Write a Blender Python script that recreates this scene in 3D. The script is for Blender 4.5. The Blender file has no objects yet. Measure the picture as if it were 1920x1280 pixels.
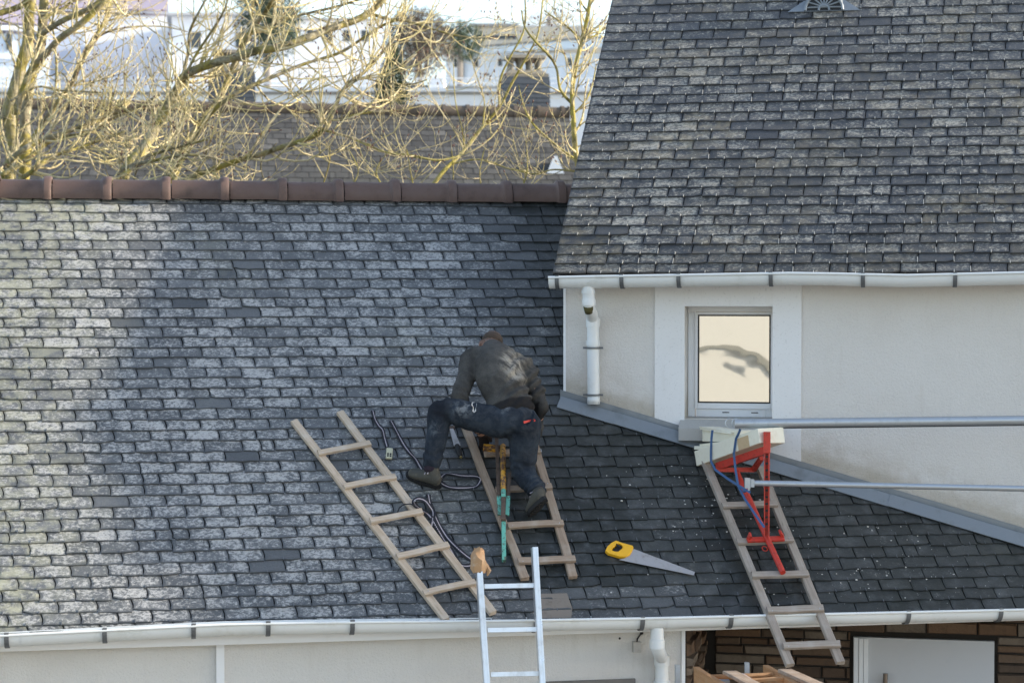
import bpy, math, random
import numpy as np
from math import sin, cos, tan, radians, pi, sqrt, atan, atan2
from mathutils import Vector, Matrix, noise as mnoise

random.seed(7)
sc = bpy.context.scene
COL = sc.collection
V = Vector

# ------------------------------------------------------------------ camera
FPX = 3600.0
PSI = radians(9.7)
PIT = atan(90 / FPX)
CAM = V((0, 0, 5.0))
cam_d = bpy.data.cameras.new("camera")
cam = bpy.data.objects.new("camera", cam_d)
COL.objects.link(cam)
cam.location = CAM
cam.rotation_euler = (pi / 2 - PIT, 0, -PSI)
cam_d.sensor_width = 36.0
cam_d.lens = FPX / 1920 * 36
cam_d.clip_start = 0.5
cam_d.clip_end = 2000
cam_d.dof.use_dof = True
cam_d.dof.focus_distance = 13.2
cam_d.dof.aperture_fstop = 2.9
sc.camera = cam

# ------------------------------------------------------------------ light
SUN_EL, SUN_AZ = radians(14.9), radians(95.4)      # azimuth from +Y towards +X
SUN = V((sin(SUN_AZ) * cos(SUN_EL), cos(SUN_AZ) * cos(SUN_EL), sin(SUN_EL)))
w = bpy.data.worlds.new("World")
sc.world = w
w.use_nodes = True
nt = w.node_tree
bg = nt.nodes["Background"]
sky = nt.nodes.new("ShaderNodeTexSky")
sky.sky_type = 'NISHITA'
sky.sun_disc = False
sky.sun_elevation = SUN_EL
sky.sun_rotation = SUN_AZ
sky.air_density = 1.0
sky.dust_density = 1.0
sky.ozone_density = 1.5
hsv = nt.nodes.new('ShaderNodeHueSaturation')
hsv.inputs['Saturation'].default_value = 0.74
nt.links.new(sky.outputs[0], hsv.inputs['Color'])
nt.links.new(hsv.outputs[0], bg.inputs[0])
bg.inputs[1].default_value = 0.15
sl = bpy.data.lights.new("sun", 'SUN')
sl.energy = 3.7
sl.angle = radians(1.2)
sl.color = (1.0, 0.89, 0.73)
so = bpy.data.objects.new("sun", sl)
COL.objects.link(so)
so.rotation_euler = SUN.to_track_quat('Z', 'Y').to_euler()
so.location = (30, 0, 30)
sc.view_settings.view_transform = 'Standard'
sc.view_settings.look = 'None'
sc.view_settings.exposure = 1.56
sc.view_settings.gamma = 1.0
sc.cycles.max_bounces = 6
sc.cycles.use_adaptive_sampling = True

# ------------------------------------------------------------------ pixel rays and the main planes
FW = V((sin(PSI) * cos(PIT), cos(PSI) * cos(PIT), -sin(PIT)))
RT = V((cos(PSI), -sin(PSI), 0))
UP = RT.cross(FW)
def ray(x, y): return FW + RT * ((x - 960) / FPX) + UP * ((640 - y) / FPX)
def at(x, y, z): return CAM + ray(x, y) * z
def hit(x, y, P0, N):
    r = ray(x, y)
    return CAM + r * ((P0 - CAM).dot(N) / r.dot(N))
BETA = radians(39.1)
XA = V((1, 0, 0))
S = V((0, cos(BETA), sin(BETA)))
N = V((0, -sin(BETA), cos(BETA)))
E0 = at(960, 1165, 12.3)
def Pm(x, y, h=0.0): return hit(x, y, E0 + N * h, N)          # a point h above the low roof
TH = radians(20.5)
UA = V((cos(TH), -sin(TH), 0))
NB = V((sin(TH), cos(TH), 0))
K0 = Pm(1058, 755)
def Pw(x, y, o=0.0): return hit(x, y, K0 - NB * o, NB)         # a point o in front of the tall wall
BW = radians(38)
SW = NB * cos(BW) + V((0, 0, sin(BW)))
NW = -NB * sin(BW) + V((0, 0, cos(BW)))
W0 = hit(1037, 512, K0 - NB * 0.22, NB)
def Pr(x, y, h=0.0): return hit(x, y, W0 + NW * h, NW)        # a point on the tall roof
Z = V((0, 0, 1))

# ------------------------------------------------------------------ helpers
def tag(o, label=None, cat=None, group=None, kind=None):
    if label: o["label"] = label
    if cat: o["category"] = cat
    if group: o["group"] = group
    if kind: o["kind"] = kind
    return o
def thing(name, loc, label, cat, group=None):
    o = bpy.data.objects.new(name, None)
    o.empty_display_size = 0.2
    COL.objects.link(o)
    o.location = loc
    return tag(o, label, cat, group)
def origin(o):
    p = V((0, 0, 0))
    while o is not None:
        p = p + o.location
        o = o.parent
    return p
class MB:
    def __init__(s): s.v, s.f, s.m, s.c = [], [], [], []
    def add(s, vs, fs, mi=0, col=None):
        b = len(s.v)
        s.v += [tuple(p) for p in vs]
        s.f += [tuple(i + b for i in f) for f in fs]
        s.m += [mi] * len(fs)
        s.c += [col or (0.5, 0, 0, 0)] * len(vs)
    def box(s, c, ax, ay, az, mi=0, col=None):
        c = V(c)
        vs = [c + ax * i + ay * j + az * k for i in (-1, 1) for j in (-1, 1) for k in (-1, 1)]
        s.add(vs, [(0, 1, 3, 2), (4, 6, 7, 5), (0, 4, 5, 1), (2, 3, 7, 6), (0, 2, 6, 4), (1, 5, 7, 3)], mi, col)
    def box8(s, vs, mi=0, col=None):     # bottom ring of four then top ring of four
        s.add(vs, [(3, 2, 1, 0), (4, 5, 6, 7), (0, 1, 5, 4), (1, 2, 6, 5), (2, 3, 7, 6), (3, 0, 4, 7)], mi, col)
    def tube(s, pts, rad, n=8, mi=0, cap=True, col=None):
        pts = [V(p) for p in pts]
        if not hasattr(rad, '__len__'): rad = [rad] * len(pts)
        vs, fs = [], []
        a = None
        for i, p in enumerate(pts):
            t = (pts[min(i + 1, len(pts) - 1)] - pts[max(i - 1, 0)])
            t = t.normalized() if t.length > 1e-9 else Z
            if a is None: a = t.orthogonal().normalized()
            a = a - t * a.dot(t)
            a = a.normalized() if a.length > 1e-6 else t.orthogonal().normalized()
            b = t.cross(a)
            for k in range(n):
                g = 2 * pi * k / n
                vs.append(p + (a * cos(g) + b * sin(g)) * rad[i])
        for i in range(len(pts) - 1):
            for k in range(n):
                fs.append((i * n + k, i * n + (k + 1) % n, (i + 1) * n + (k + 1) % n, (i + 1) * n + k))
        if cap and n > 2:
            fs.append(tuple(range(n - 1, -1, -1)))
            fs.append(tuple(range((len(pts) - 1) * n, len(pts) * n)))
        s.add(vs, fs, mi, col)
    def sphere(s, c, r, n=6, m=4, ax=None, mi=0):
        c = V(c)
        ax = ax or (XA * r, V((0, r, 0)), Z * r)
        vs = [c - ax[2]]
        for j in range(1, m):
            t = -pi / 2 + pi * j / m
            for k in range(n):
                g = 2 * pi * k / n
                vs.append(c + ax[0] * cos(t) * cos(g) + ax[1] * cos(t) * sin(g) + ax[2] * sin(t))
        vs.append(c + ax[2])
        fs = [(0, 1 + (k + 1) % n, 1 + k) for k in range(n)]
        for j in range(m - 2):
            for k in range(n):
                fs.append((1 + j * n + k, 1 + j * n + (k + 1) % n, 1 + (j + 1) * n + (k + 1) % n, 1 + (j + 1) * n + k))
        l = len(vs) - 1
        fs += [(l, l - n + k, l - n + (k + 1) % n) for k in range(n)]
        s.add(vs, fs, mi)
    def plate(s, outline, nrm, t, mi=0, holes=None):    # an outline (world points) given a thickness along nrm
        o = [V(p) for p in outline]
        n = len(o)
        s.add(o + [p + nrm * t for p in o],
              [tuple(range(n - 1, -1, -1)), tuple(range(n, 2 * n))] + [(i, (i + 1) % n, n + (i + 1) % n, n + i) for i in range(n)], mi)
    def ring(s, outer, inner, nrm, t, mi=0):            # a flat plate with one hole, both outlines with the same count
        n = len(outer)
        a = [V(p) for p in outer]; b = [V(p) for p in inner]
        vs = a + b + [p + nrm * t for p in a] + [p + nrm * t for p in b]
        fs = []
        for i in range(n):
            j = (i + 1) % n
            fs += [(i, n + i, n + j, j), (2 * n + i, 2 * n + j, 3 * n + j, 3 * n + i), (i, j, 2 * n + j, 2 * n + i), (n + j, n + i, 3 * n + i, 3 * n + j)]
        s.add(vs, fs, mi)
    def build(s, name, mats, parent=None, smooth=False, col=False, loc=None):
        if not isinstance(mats, (list, tuple)): mats = [mats]
        o0 = origin(parent) if parent else (V(loc) if loc else V((0, 0, 0)))
        a = np.array(s.v, dtype=np.float64).reshape(-1, 3) - np.array(o0)
        me = bpy.data.meshes.new(name)
        me.from_pydata(a.tolist(), [], s.f)
        for m in mats: me.materials.append(m)
        me.polygons.foreach_set('material_index', s.m)
        if smooth: me.polygons.foreach_set('use_smooth', [True] * len(s.f))
        if col:
            at_ = me.color_attributes.new('tone', 'FLOAT_COLOR', 'POINT')
            at_.data.foreach_set('color', np.array(s.c, dtype=np.float32).ravel())
        me.update()
        o = bpy.data.objects.new(name, me)
        COL.objects.link(o)
        if parent: o.parent = parent
        elif loc: o.location = o0
        return o
def smooth_angle(o, deg=35):
    me = o.data
    me.polygons.foreach_set('use_smooth', [True] * len(me.polygons))
    try: me.set_sharp_from_angle(angle=radians(deg))
    except Exception: pass
    return o
def board(name, A, B, width, thick, nrm, mat, parent, side_shift=0.0, seg=6, wob=0.002, ch=0.003):
    """a plank from A to B (centre of its underside), worn edges, grain along its own x"""
    A, B = V(A), V(B)
    d = B - A; L = d.length; d.normalize()
    sd = nrm.cross(d).normalized(); nn = d.cross(sd).normalized()
    h = width / 2
    prof = [(-h, ch), (-h + ch, 0), (h - ch, 0), (h, ch), (h, thick - ch), (h - ch, thick), (-h + ch, thick), (-h, thick - ch)]
    vs, fs = [], []
    for i in range(seg + 1):
        x = L * i / seg
        dy, dz = random.gauss(0, wob), random.gauss(0, wob * 0.5)
        for (y, z) in prof:
            vs.append((x + (random.uniform(-.004, .004) if i in (0, seg) else 0), y + dy + random.gauss(0, wob * .3), z + dz))
    n = 8
    for i in range(seg):
        for k in range(n):
            fs.append((i * n + k, (i + 1) * n + k, (i + 1) * n + (k + 1) % n, i * n + (k + 1) % n))
    fs.append(tuple(range(n))); fs.append(tuple(range((seg + 1) * n - 1, seg * n - 1, -1)))
    me = bpy.data.meshes.new(name)
    me.from_pydata(vs, [], fs); me.materials.append(mat); me.update()
    o = bpy.data.objects.new(name, me); COL.objects.link(o)
    M = Matrix((d, sd, nn)).transposed().to_4x4(); M.translation = A
    if parent:
        o.parent = parent
        M.translation = A - origin(parent)
    o.matrix_local = M
    return o

# ------------------------------------------------------------------ materials
def mat(name, rgb=(.5, .5, .5), rough=.7, metal=0.0, spec=.5):
    m = bpy.data.materials.new(name); m.use_nodes = True
    b = m.node_tree.nodes['Principled BSDF']
    b.inputs['Base Color'].default_value = (*rgb, 1)
    b.inputs['Roughness'].default_value = rough
    b.inputs['Metallic'].default_value = metal
    b.inputs['Specular IOR Level'].default_value = spec
    return m
class NT:
    def __init__(s, m): s.t = m.node_tree; s.b = s.t.nodes['Principled BSDF']
    def n(s, kind, **kw):
        x = s.t.nodes.new(kind)
        for k, v in kw.items(): setattr(x, k, v)
        return x
    def l(s, a, b): s.t.links.new(a, b)
    def coord(s, which='Object', scale=(1, 1, 1)):
        t = s.n('ShaderNodeTexCoord'); mp = s.n('ShaderNodeMapping')
        mp.inputs['Scale'].default_value = scale
        s.l(t.outputs[which], mp.inputs[0]); return mp.outputs[0]
    def noise(s, co, scale, detail=5, rough=.6, dist=0):
        x = s.n('ShaderNodeTexNoise'); s.l(co, x.inputs['Vector'])
        x.inputs['Scale'].default_value = scale; x.inputs['Detail'].default_value = detail
        x.inputs['Roughness'].default_value = rough; x.inputs['Distortion'].default_value = dist
        return x.outputs['Fac']
    def ramp(s, fac, a, b, lo=0.0, hi=1.0):
        x = s.n('ShaderNodeMapRange'); x.interpolation_type = 'SMOOTHSTEP'
        s.l(fac, x.inputs[0])
        for i, v in ((1, a), (2, b), (3, lo), (4, hi)):
            if hasattr(v, 'node'): s.l(v, x.inputs[i])
            else: x.inputs[i].default_value = v
        return x.outputs[0]
    def math(s, op, a, b=0.0):
        x = s.n('ShaderNodeMath', operation=op)
        for i, v in ((0, a), (1, b)):
            if hasattr(v, 'node'): s.l(v, x.inputs[i])
            else: x.inputs[i].default_value = v
        return x.outputs[0]
    def mix(s, fac, a, b):
        x = s.n('ShaderNodeMix', data_type='RGBA')
        for i, v in ((0, fac), (6, a), (7, b)):
            if hasattr(v, 'node'): s.l(v, x.inputs[i])
            elif i == 0: x.inputs[0].default_value = v
            else: x.inputs[i].default_value = (*v, 1)
        return x.outputs[2]
    def color(s, c): s.l(c, s.b.inputs['Base Color'])
    def bump(s, h, strength=.3, dist=.01):
        x = s.n('ShaderNodeBump'); x.inputs['Strength'].default_value = strength; x.inputs['Distance'].default_value = dist
        s.l(h, x.inputs['Height']); s.l(x.outputs[0], s.b.inputs['Normal'])
    def attr(s, name='tone'):
        a = s.n('ShaderNodeAttribute', attribute_name=name); sp = s.n('ShaderNodeSeparateColor')
        s.l(a.outputs['Color'], sp.inputs[0])
        return sp.outputs[0], sp.outputs[1], sp.outputs[2], a.outputs['Alpha']
def slate_mat(name, dark, mid, pale, pale_amt, moss, yellow, rough=.5):
    """tone: R random, G algae (low roof: and painted shade) 0-1, B yellow lichen 0-1, A grey lichen 0-1"""
    m = mat(name, dark, rough); t = NT(m)
    R, G, B, A = t.attr()
    co = t.coord()
    base = t.mix(R, dark, mid)
    n1 = t.noise(t.coord('Object', (.85, 1.1, 1.1)), 46, 8, .78, .25)
    n2 = t.noise(co, 7, 4, .6)
    n3 = t.noise(co, 90, 5, .7)
    thr = t.math('SUBTRACT', .70, t.math('MULTIPLY', A, .34))
    thr = t.math('ADD', thr, t.math('MULTIPLY', t.math('SUBTRACT', n2, .5), -.32))
    lich = t.ramp(n1, thr, t.math('ADD', thr, .15))
    c = t.mix(t.math('MULTIPLY', lich, pale_amt), base, pale)
    grain = t.ramp(n3, .38, .68)
    c = t.mix(t.math('MULTIPLY', grain, .34), c, tuple(x * .5 for x in dark))
    spk = t.ramp(t.noise(t.coord('Object', (.8, 1.1, 1.1)), 120, 4, .8), .56, .70)
    c = t.mix(t.math('MULTIPLY', t.math('MULTIPLY', spk, t.ramp(n2, .35, .65)), t.math('MULTIPLY', A, .75)), c, pale)
    yl = t.math('MULTIPLY', B, t.ramp(t.noise(co, 11, 6, .65), .38, .62))
    c = t.mix(t.math('MULTIPLY', yl, .75), c, yellow)
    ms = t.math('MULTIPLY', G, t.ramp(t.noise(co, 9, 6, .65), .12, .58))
    c = t.mix(t.math('MULTIPLY', ms, .93), c, moss)  # dark G tint; on the low roof it also carries shade
    t.color(c)
    hh = t.math('ADD', t.math('MULTIPLY', n1, .6), t.math('MULTIPLY', n3, .5))
    t.bump(hh, .55, .006)
    rr = t.ramp(n1, .3, .75, rough - .2, rough + .15)
    t.l(rr, t.b.inputs['Roughness'])
    return m
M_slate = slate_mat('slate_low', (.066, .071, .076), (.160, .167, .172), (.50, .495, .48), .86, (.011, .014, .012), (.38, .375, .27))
M_slate2 = slate_mat('slate_tall', (.038, .040, .044), (.092, .093, .097), (.47, .44, .375), .88, (.03, .028, .02), (.33, .27, .16), .55)
M_slate3 = slate_mat('slate_far', (.046, .045, .045), (.092, .090, .087), (.21, .205, .195), .6, (.04, .039, .034), (.15, .14, .10), .75)
M_hook = mat('bright_hook', (.62, .58, .5), .4, .3)
M_dark = mat('under_slate', (.012, .012, .013), .9)
def plaster(name, rgb, dirt, bump=.35, sc_=55, streak=True):
    m = mat(name, rgb, .9, 0, .2); t = NT(m); co = t.coord()
    n1 = t.noise(co, 1.6, 6, .65); n2 = t.noise(co, sc_ * 2.2, 3, .7); n3 = t.noise(t.coord('Object', (5, 5, .7)), 2.2, 5, .6)
    c = t.mix(t.ramp(n1, .4, .8, 0, .25), rgb, dirt)
    c = t.mix(t.ramp(n2, .56, .74, 0, .42), c, tuple(x * .55 for x in rgb))
    if streak: c = t.mix(t.ramp(n3, .56, .8, 0, .3), c, dirt)
    if streak:
        st = t.noise(t.coord('Object', (9, 9, .55)), 3.2, 5, .65)
        c = t.mix(t.ramp(st, .62, .8, 0, .22), c, tuple(x * .7 for x in dirt))
    t.color(c); t.bump(t.noise(co, sc_, 4, .75), bump, .012)
    return m
M_plaster = plaster('rough_plaster', (.72, .695, .665), (.56, .51, .45), .8, 60)
def grime_above_roof(m, off):
    t = NT(m); prev = t.b.inputs['Base Color'].links[0].from_socket
    tc = t.n('ShaderNodeTexCoord'); d = t.n('ShaderNodeVectorMath', operation='DOT_PRODUCT')
    t.l(tc.outputs['Object'], d.inputs[0]); d.inputs[1].default_value = N
    h = t.math('SUBTRACT', d.outputs['Value'], off)
    n = t.noise(tc.outputs['Object'], 6, 6, .7)
    k = t.math('MULTIPLY', t.ramp(h, .10, .34, 1, 0), t.ramp(n, .35, .65))
    k2 = t.math('MULTIPLY', t.ramp(h, .10, .17, 1, 0), .55)
    c = t.mix(t.math('MULTIPLY', k, .34), prev, (.36, .29, .20)); c = t.mix(k2, c, (.42, .37, .29))
    t.color(c)
M_plaster_low = plaster('low_wall_plaster', (.68, .66, .63), (.50, .47, .42), .6, 60)
M_smooth = plaster('smooth_surround', (.77, .765, .765), (.58, .55, .5), .08, 30)
def stained(name, rgb, dirt, rough=.45, amt=.5, sc_=6, metal=0.0, lo=.5, hi=.75):
    m = mat(name, rgb, rough, metal); t = NT(m); co = t.coord()
    n = t.noise(co, sc_, 7, .7); n2 = t.noise(co, sc_ * 9, 4, .7)
    c = t.mix(t.ramp(n, lo, hi, 0, amt), rgb, dirt)
    c = t.mix(t.ramp(n2, .6, .78, 0, amt * .7), c, dirt)
    t.color(c); t.bump(n2, .12, .004)
    t.l(t.ramp(n, .3, .7, rough * .8, min(1, rough * 1.4)), t.b.inputs['Roughness'])
    return m
M_pvc = stained('white_pvc', (.74, .76, .76), (.40, .40, .33), .35, .38, 4)
M_pvc2 = stained('white_frame', (.80, .81, .83), (.6, .6, .57), .4, .2, 5)
M_bracket = stained('zinc_bracket', (.17, .18, .19), (.09, .09, .085), .5, .6, 30, .6)
M_lead = stained('zinc_flashing', (.235, .26, .285), (.13, .145, .155), .42, .5, 5, .35)
M_ridge = stained('ridge_clay', (.112, .070, .057), (.06, .045, .04), .6, .6, 7)
M_ridge_far = stained('far_ridge_clay', (.10, .078, .06), (.06, .05, .04), .8, .7, 5)
M_alu = stained('aluminium', (.72, .74, .76), (.36, .36, .35), .33, .45, 9, .75)
M_galv = stained('galvanised', (.5, .53, .56), (.3, .32, .34), .38, .5, 12, .75)
M_red = stained('red_paint', (.52, .045, .028), (.16, .045, .03), .42, .75, 22, 0, .52, .68)
M_yel = stained('yellow_paint', (.62, .31, .03), (.10, .05, .035), .5, .95, 26, 0, .42, .56)
M_grn = stained('green_paint', (.13, .42, .33), (.09, .07, .05), .5, .85, 28, 0, .5, .6)
M_rust = stained('rusty_steel', (.12, .085, .065), (.05, .035, .03), .7, .7, 24, .3)
M_cream = stained('cream_board', (.80, .76, .63), (.45, .36, .22), .7, .4, 7)
M_black = mat('black_rubber', (.012, .012, .013), .7)
M_blue = mat('blue_strap', (.045, .11, .25), .6)
M_strap = mat('black_webbing', (.014, .014, .020), .75)
M_stripe = mat('white_stripe', (.42, .37, .40), .7)
M_tape = stained('brown_tape', (.40, .23, .11), (.55, .46, .36), .45, .8, 20)
M_sawy = mat('saw_yellow', (.80, .42, .015), .4)
M_blade = stained('saw_blade', (.46, .44, .43), (.24, .19, .16), .38, .7, 14, .6)
M_wood_bases = {}
def wood(name, a, b, grey):
    m = mat(name, a, .8, 0, .25); t = NT(m)
    co = t.coord('Object', (1.2, 22, 22)); n = t.noise(co, 2.4, 6, .65, .6); n2 = t.noise(t.coord(), 9, 5, .6); n3 = t.noise(t.coord('Object', (3, 60, 60)), 2, 4, .7)
    c = t.mix(t.ramp(n, .3, .7), a, b)
    c = t.mix(t.ramp(n2, .45, .75, 0, .65), c, grey)
    c = t.mix(t.ramp(n3, .58, .74, 0, .55), c, tuple(x * .3 for x in b))
    t.color(c); t.bump(n, .35, .004)
    return m
M_wood1 = wood('pale_ladder_wood', (.58, .47, .36), (.42, .32, .23), (.56, .49, .41))
M_wood2 = wood('brown_ladder_wood', (.38, .29, .22), (.25, .18, .13), (.40, .34, .28))
M_wood3 = wood('grey_ladder_wood', (.38, .33, .28), (.26, .215, .18), (.40, .36, .325))
M_wood4 = wood('orange_pine', (.44, .24, .115), (.34, .17, .075), (.42, .27, .15))
M_door = stained('door_white', (.52, .53, .55), (.4, .4, .4), .45, .2, 3)

# ------------------------------------------------------------------ slate courses
def slate(mb, O, Ud, Vd, Nd, bl, br, tl, tr, lift, thick, col, rough=.0028, hook=None):
    """bl.. = (u, v) corners in the roof plane; the lower edge is ragged and stands proud of the course below"""
    nb_ = 4
    low = []
    cut = random.random()
    for i in range(nb_ + 1):
        f = i / nb_
        u = bl[0] + (br[0] - bl[0]) * f; v = bl[1] + (br[1] - bl[1]) * f + random.gauss(0, rough)
        if i == 0 and cut < .10: v += random.uniform(.006, .02)
        if i == nb_ and cut > .92: v += random.uniform(.006, .02)
        low.append((u, v))
    top = [tr, tl]
    lb, rb = (bl[0] + random.gauss(0, .001), (bl[1] * .6 + tl[1] * .4)), (br[0], (br[1] * .6 + tr[1] * .4))
    ring = low + [rb] + top + [lb]
    vm = (bl[1] + br[1]) / 2; vt = (tl[1] + tr[1]) / 2
    tilt = random.gauss(0, .0016)
    up, dn = [], []
    for (u, v) in ring:
        f = (v - vm) / max(vt - vm, 1e-6)
        h = lift * (1 - f) + .001 + tilt * ((u - bl[0]) / (br[0] - bl[0]) - .5) * (1 - f)
        p = O + Ud * u + Vd * v
        up.append(p + Nd * (h + thick)); dn.append(p + Nd * (h - .001))
    n = len(ring)
    # riven face: a worn dark margin round a paler middle
    cu = sum(p[0] for p in ring) / n; cv = bl[1] * .55 + tl[1] * .45
    hw, hv = (br[0] - bl[0]) / 2, (tl[1] - bl[1]) / 2
    inn = []
    fx, fy = 1 - .017 / hw, 1 - .018 / hv
    for (u, v) in ring:
        uu, vv = cu + (u - cu) * fx + random.gauss(0, .005), cv + (v - cv) * fy + random.gauss(0, .003)
        f = (vv - vm) / max(vt - vm, 1e-6)
        inn.append(O + Ud * uu + Vd * vv + Nd * (lift * (1 - f) + .001 + thick + random.gauss(.0008, .0007)))
    b0 = len(mb.v)
    rim = (col[0] * .35, col[1], col[2] * .7, max(0, col[3] - .42))
    fs = [tuple(range(2 * n, 3 * n))]
    fs += [(i, (i + 1) % n, 2 * n + (i + 1) % n, 2 * n + i) for i in range(n)]
    fs += [(i, n + i, n + (i + 1) % n, (i + 1) % n) for i in range(n) if i not in (nb_ + 2,)]
    mb.add(up + dn + inn, fs, 0, rim)
    for k in range(2 * n, 3 * n): mb.c[b0 + k] = col
    if hook is not None:
        u = (bl[0] + br[0]) / 2 + random.gauss(0, .008)
        p = O + Ud * u + Vd * (vm - .003) + Nd * (lift + thick)
        L = random.uniform(.009, .016)
        mb.box(p + Vd * (L - .004) + Nd * .002, Ud * .0022, Vd * L, Nd * .0022, 1)
        if random.random() < hook:       # a wire left showing along the side joint
            mb.box(O + Ud * (br[0] + .002) + Vd * (vm + .03) + Nd * (lift + thick), Ud * .0022, Vd * .03, Nd * .002, 1)
def courses(mb, O, Ud, Vd, Nd, u_min, u_max, rows, width, colf, skip=None, jit=.006, thick=.010, lift=.014, fan=None, left_edge=None, hooks=.0, hookp=.8):
    """rows: list of v positions (eave first); width(v); fan(i, v) -> u of joint i"""
    for r in range(len(rows) - 1):
        v0, v1 = rows[r], rows[r + 1]
        vt = v1 + (v1 - v0) * .35
        if left_edge is None:
            i0 = -60; i1 = 60
        else: i0, i1 = 0, 60
        wave = random.gauss(0, .0015)
        prev = None
        js = []
        for i in range(i0, i1):
            js.append((i, random.gauss(0, jit)))
        for a in range(len(js) - 1):
            i, ja = js[a]; j, jb = js[a + 1]
            off = .5 * (r % 2)
            ul, ur = fan(i + off, v0) + ja, fan(j + off, v0) + jb
            tl, tr_ = fan(i + off, vt) + ja, fan(j + off, vt) + jb
            if left_edge is not None:
                if i == 0: ul = tl = left_edge
                if off == 0 and i == 0: pass
            if ur < u_min or ul > u_max: continue
            if left_edge is None: ul, ur, tl, tr_ = max(ul, u_min), min(ur, u_max), max(tl, u_min), min(tr_, u_max)
            if ur - ul < .02: continue
            mid = ((ul + ur) / 2, (v0 + v1) / 2)
            if skip and skip(*mid): continue
            g = .0036
            # now and then a slate is split in two
            parts = [(ul, ur, tl, tr_)]
            if random.random() < .03:
                f = random.uniform(.4, .6)
                parts = [(ul, ul + (ur - ul) * f, tl, tl + (tr_ - tl) * f), (ul + (ur - ul) * f, ur, tl + (tr_ - tl) * f, tr_)]
            for (a0, a1, b0, b1) in parts:
                vj = random.gauss(0, .003) + wave + mnoise.noise(V((mid[0] * .8, v0 * 1.3, 3))) * .006
                col = colf(mid[0], mid[1])
                slate(mb, O, Ud, Vd, Nd, (a0 + g, v0 + vj), (a1 - g, v0 + vj + random.gauss(0, .002)), (b0 + g, vt), (b1 - g, vt),
                      lift + random.gauss(0, .0012), thick + random.uniform(-.001, .0025), col, hook=hooks if random.random() < hookp else None)

def g2(u, v, s=1.0, z=0.0): return mnoise.noise(V((u * s, v * s, z)))
def clamp(x, a=0., b=1.): return max(a, min(b, x))
def sstep(a, b, x):
    t = clamp((x - a) / (b - a)); return t * t * (3 - 2 * t)

# ================================================================== SETTING: ground and street
M_ground = plaster('ground_gravel', (.20, .19, .17), (.12, .13, .08), .4, 12)
g = MB()
n = 24
for i in range(n + 1):
    for j in range(n + 1):
        x = -700 + 1400 * i / n; y = -500 + 1500 * j / n
        g.v.append((x, y, 0.0)); g.c.append((0, 0, 0, 0))
for i in range(n):
    for j in range(n):
        a = i * (n + 1) + j
        g.f.append((a, a + n + 1, a + n + 2, a + 1)); g.m.append(0)
tag(g.build('ground', M_ground), kind='structure')

# ================================================================== LOW HOUSE
low = thing('house', (0, 12.2, 0), 'low house with the long weathered slate roof the man is kneeling on', 'house')
RV = 4.56          # slope length eave to ridge
UL, UR = -6.2, 7.5
# ----- roof deck
WALLY = E0.y + .16
wing_in = lambda P, m=.06: (P - K0).dot(NB) > m and (P - K0).dot(UA) > m
def lowP(u, v, h=0.0): return E0 + XA * u + S * v + N * h
kU = (K0 - E0).x
rb = MB()
def quad(a, b, c, d): rb.add([a, b, c, d], [(0, 1, 2, 3)], 2)
# deck split so that it stops at the tall wall
fl = N.cross(NB); fl = fl / fl.x                       # direction of the wall foot on the roof
fu = lambda u: (K0 - E0).dot(S) + (u - kU) * fl.dot(S)  # v of the wall foot at u
quad(lowP(UL, -.03), lowP(kU, -.03), lowP(kU, RV), lowP(UL, RV))
quad(lowP(kU, -.03), lowP(UR, -.03), lowP(UR, max(-.02, fu(UR)) + .1), lowP(kU, fu(kU) + .1))
quad(lowP(kU, fu(kU) + .1), lowP(kU + .5, fu(kU) + .1), lowP(kU + 1.6, RV), lowP(kU, RV))
def low_rows():
    v = -.035; out = [v]
    while v < RV + .02:
        e = .098 + .024 * clamp(v / RV)
        v += e; out.append(v)
    return out
def low_w(v): return .222 + .040 * v / RV
u0f = -2.3
def low_fan(i, v):
    g_ = low_w(v) / low_w(RV)
    return u0f + i * low_w(RV) * g_ + .150 * (RV - v) - .3
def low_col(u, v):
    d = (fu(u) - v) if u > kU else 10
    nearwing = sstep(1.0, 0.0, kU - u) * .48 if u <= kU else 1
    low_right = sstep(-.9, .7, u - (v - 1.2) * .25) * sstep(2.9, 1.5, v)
    damp_shade = clamp(max(nearwing * .8, low_right) + g2(u, v, 1.1) * .28 - .05)  # damp algae and the tall wall's shade, both put into the colour
    if u > kU + .3: damp_shade = clamp(.8 + g2(u, v, 1.3) * .3)
    if v < .28 and -.2 < u < 1.2: damp_shade *= .4
    yel = sstep(-2.3, -3.3, u + g2(u, v, .8, 4) * .5) * (.7 + .3 * g2(u, v, 2, 9)) + max(0, g2(u, v, 1.3, 2) - .25) * .5
    lich = clamp(.72 + .16 * g2(u, v, .9, 7) + random.gauss(0, .065) - .46 * damp_shade)
    if random.random() < .018: lich = .2
    return (clamp(random.gauss(.45, .16)), damp_shade, clamp(yel), lich)
def low_skip(u, v):
    P = lowP(u, v)
    return wing_in(P)
mbL = rb
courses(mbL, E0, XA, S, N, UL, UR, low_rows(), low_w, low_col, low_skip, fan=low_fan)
# rear slope, plain courses that are never seen close
RS = V((0, cos(BETA), -sin(BETA)))
R0 = lowP(0, RV)
mbL.box8([R0 + XA * UL - Z * .05, R0 + XA * (kU + 1.2) - Z * .05, R0 + XA * (kU + 1.2) + RS * 4.4 - Z * .05, R0 + XA * UL + RS * 4.4 - Z * .05,
          R0 + XA * UL, R0 + XA * (kU + 1.2), R0 + XA * (kU + 1.2) + RS * 4.4, R0 + XA * UL + RS * 4.4], 0, (.5, .3, .2, .5))
lroof = mbL.build('roof', [M_slate, M_bracket, M_dark], low, col=True)
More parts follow.
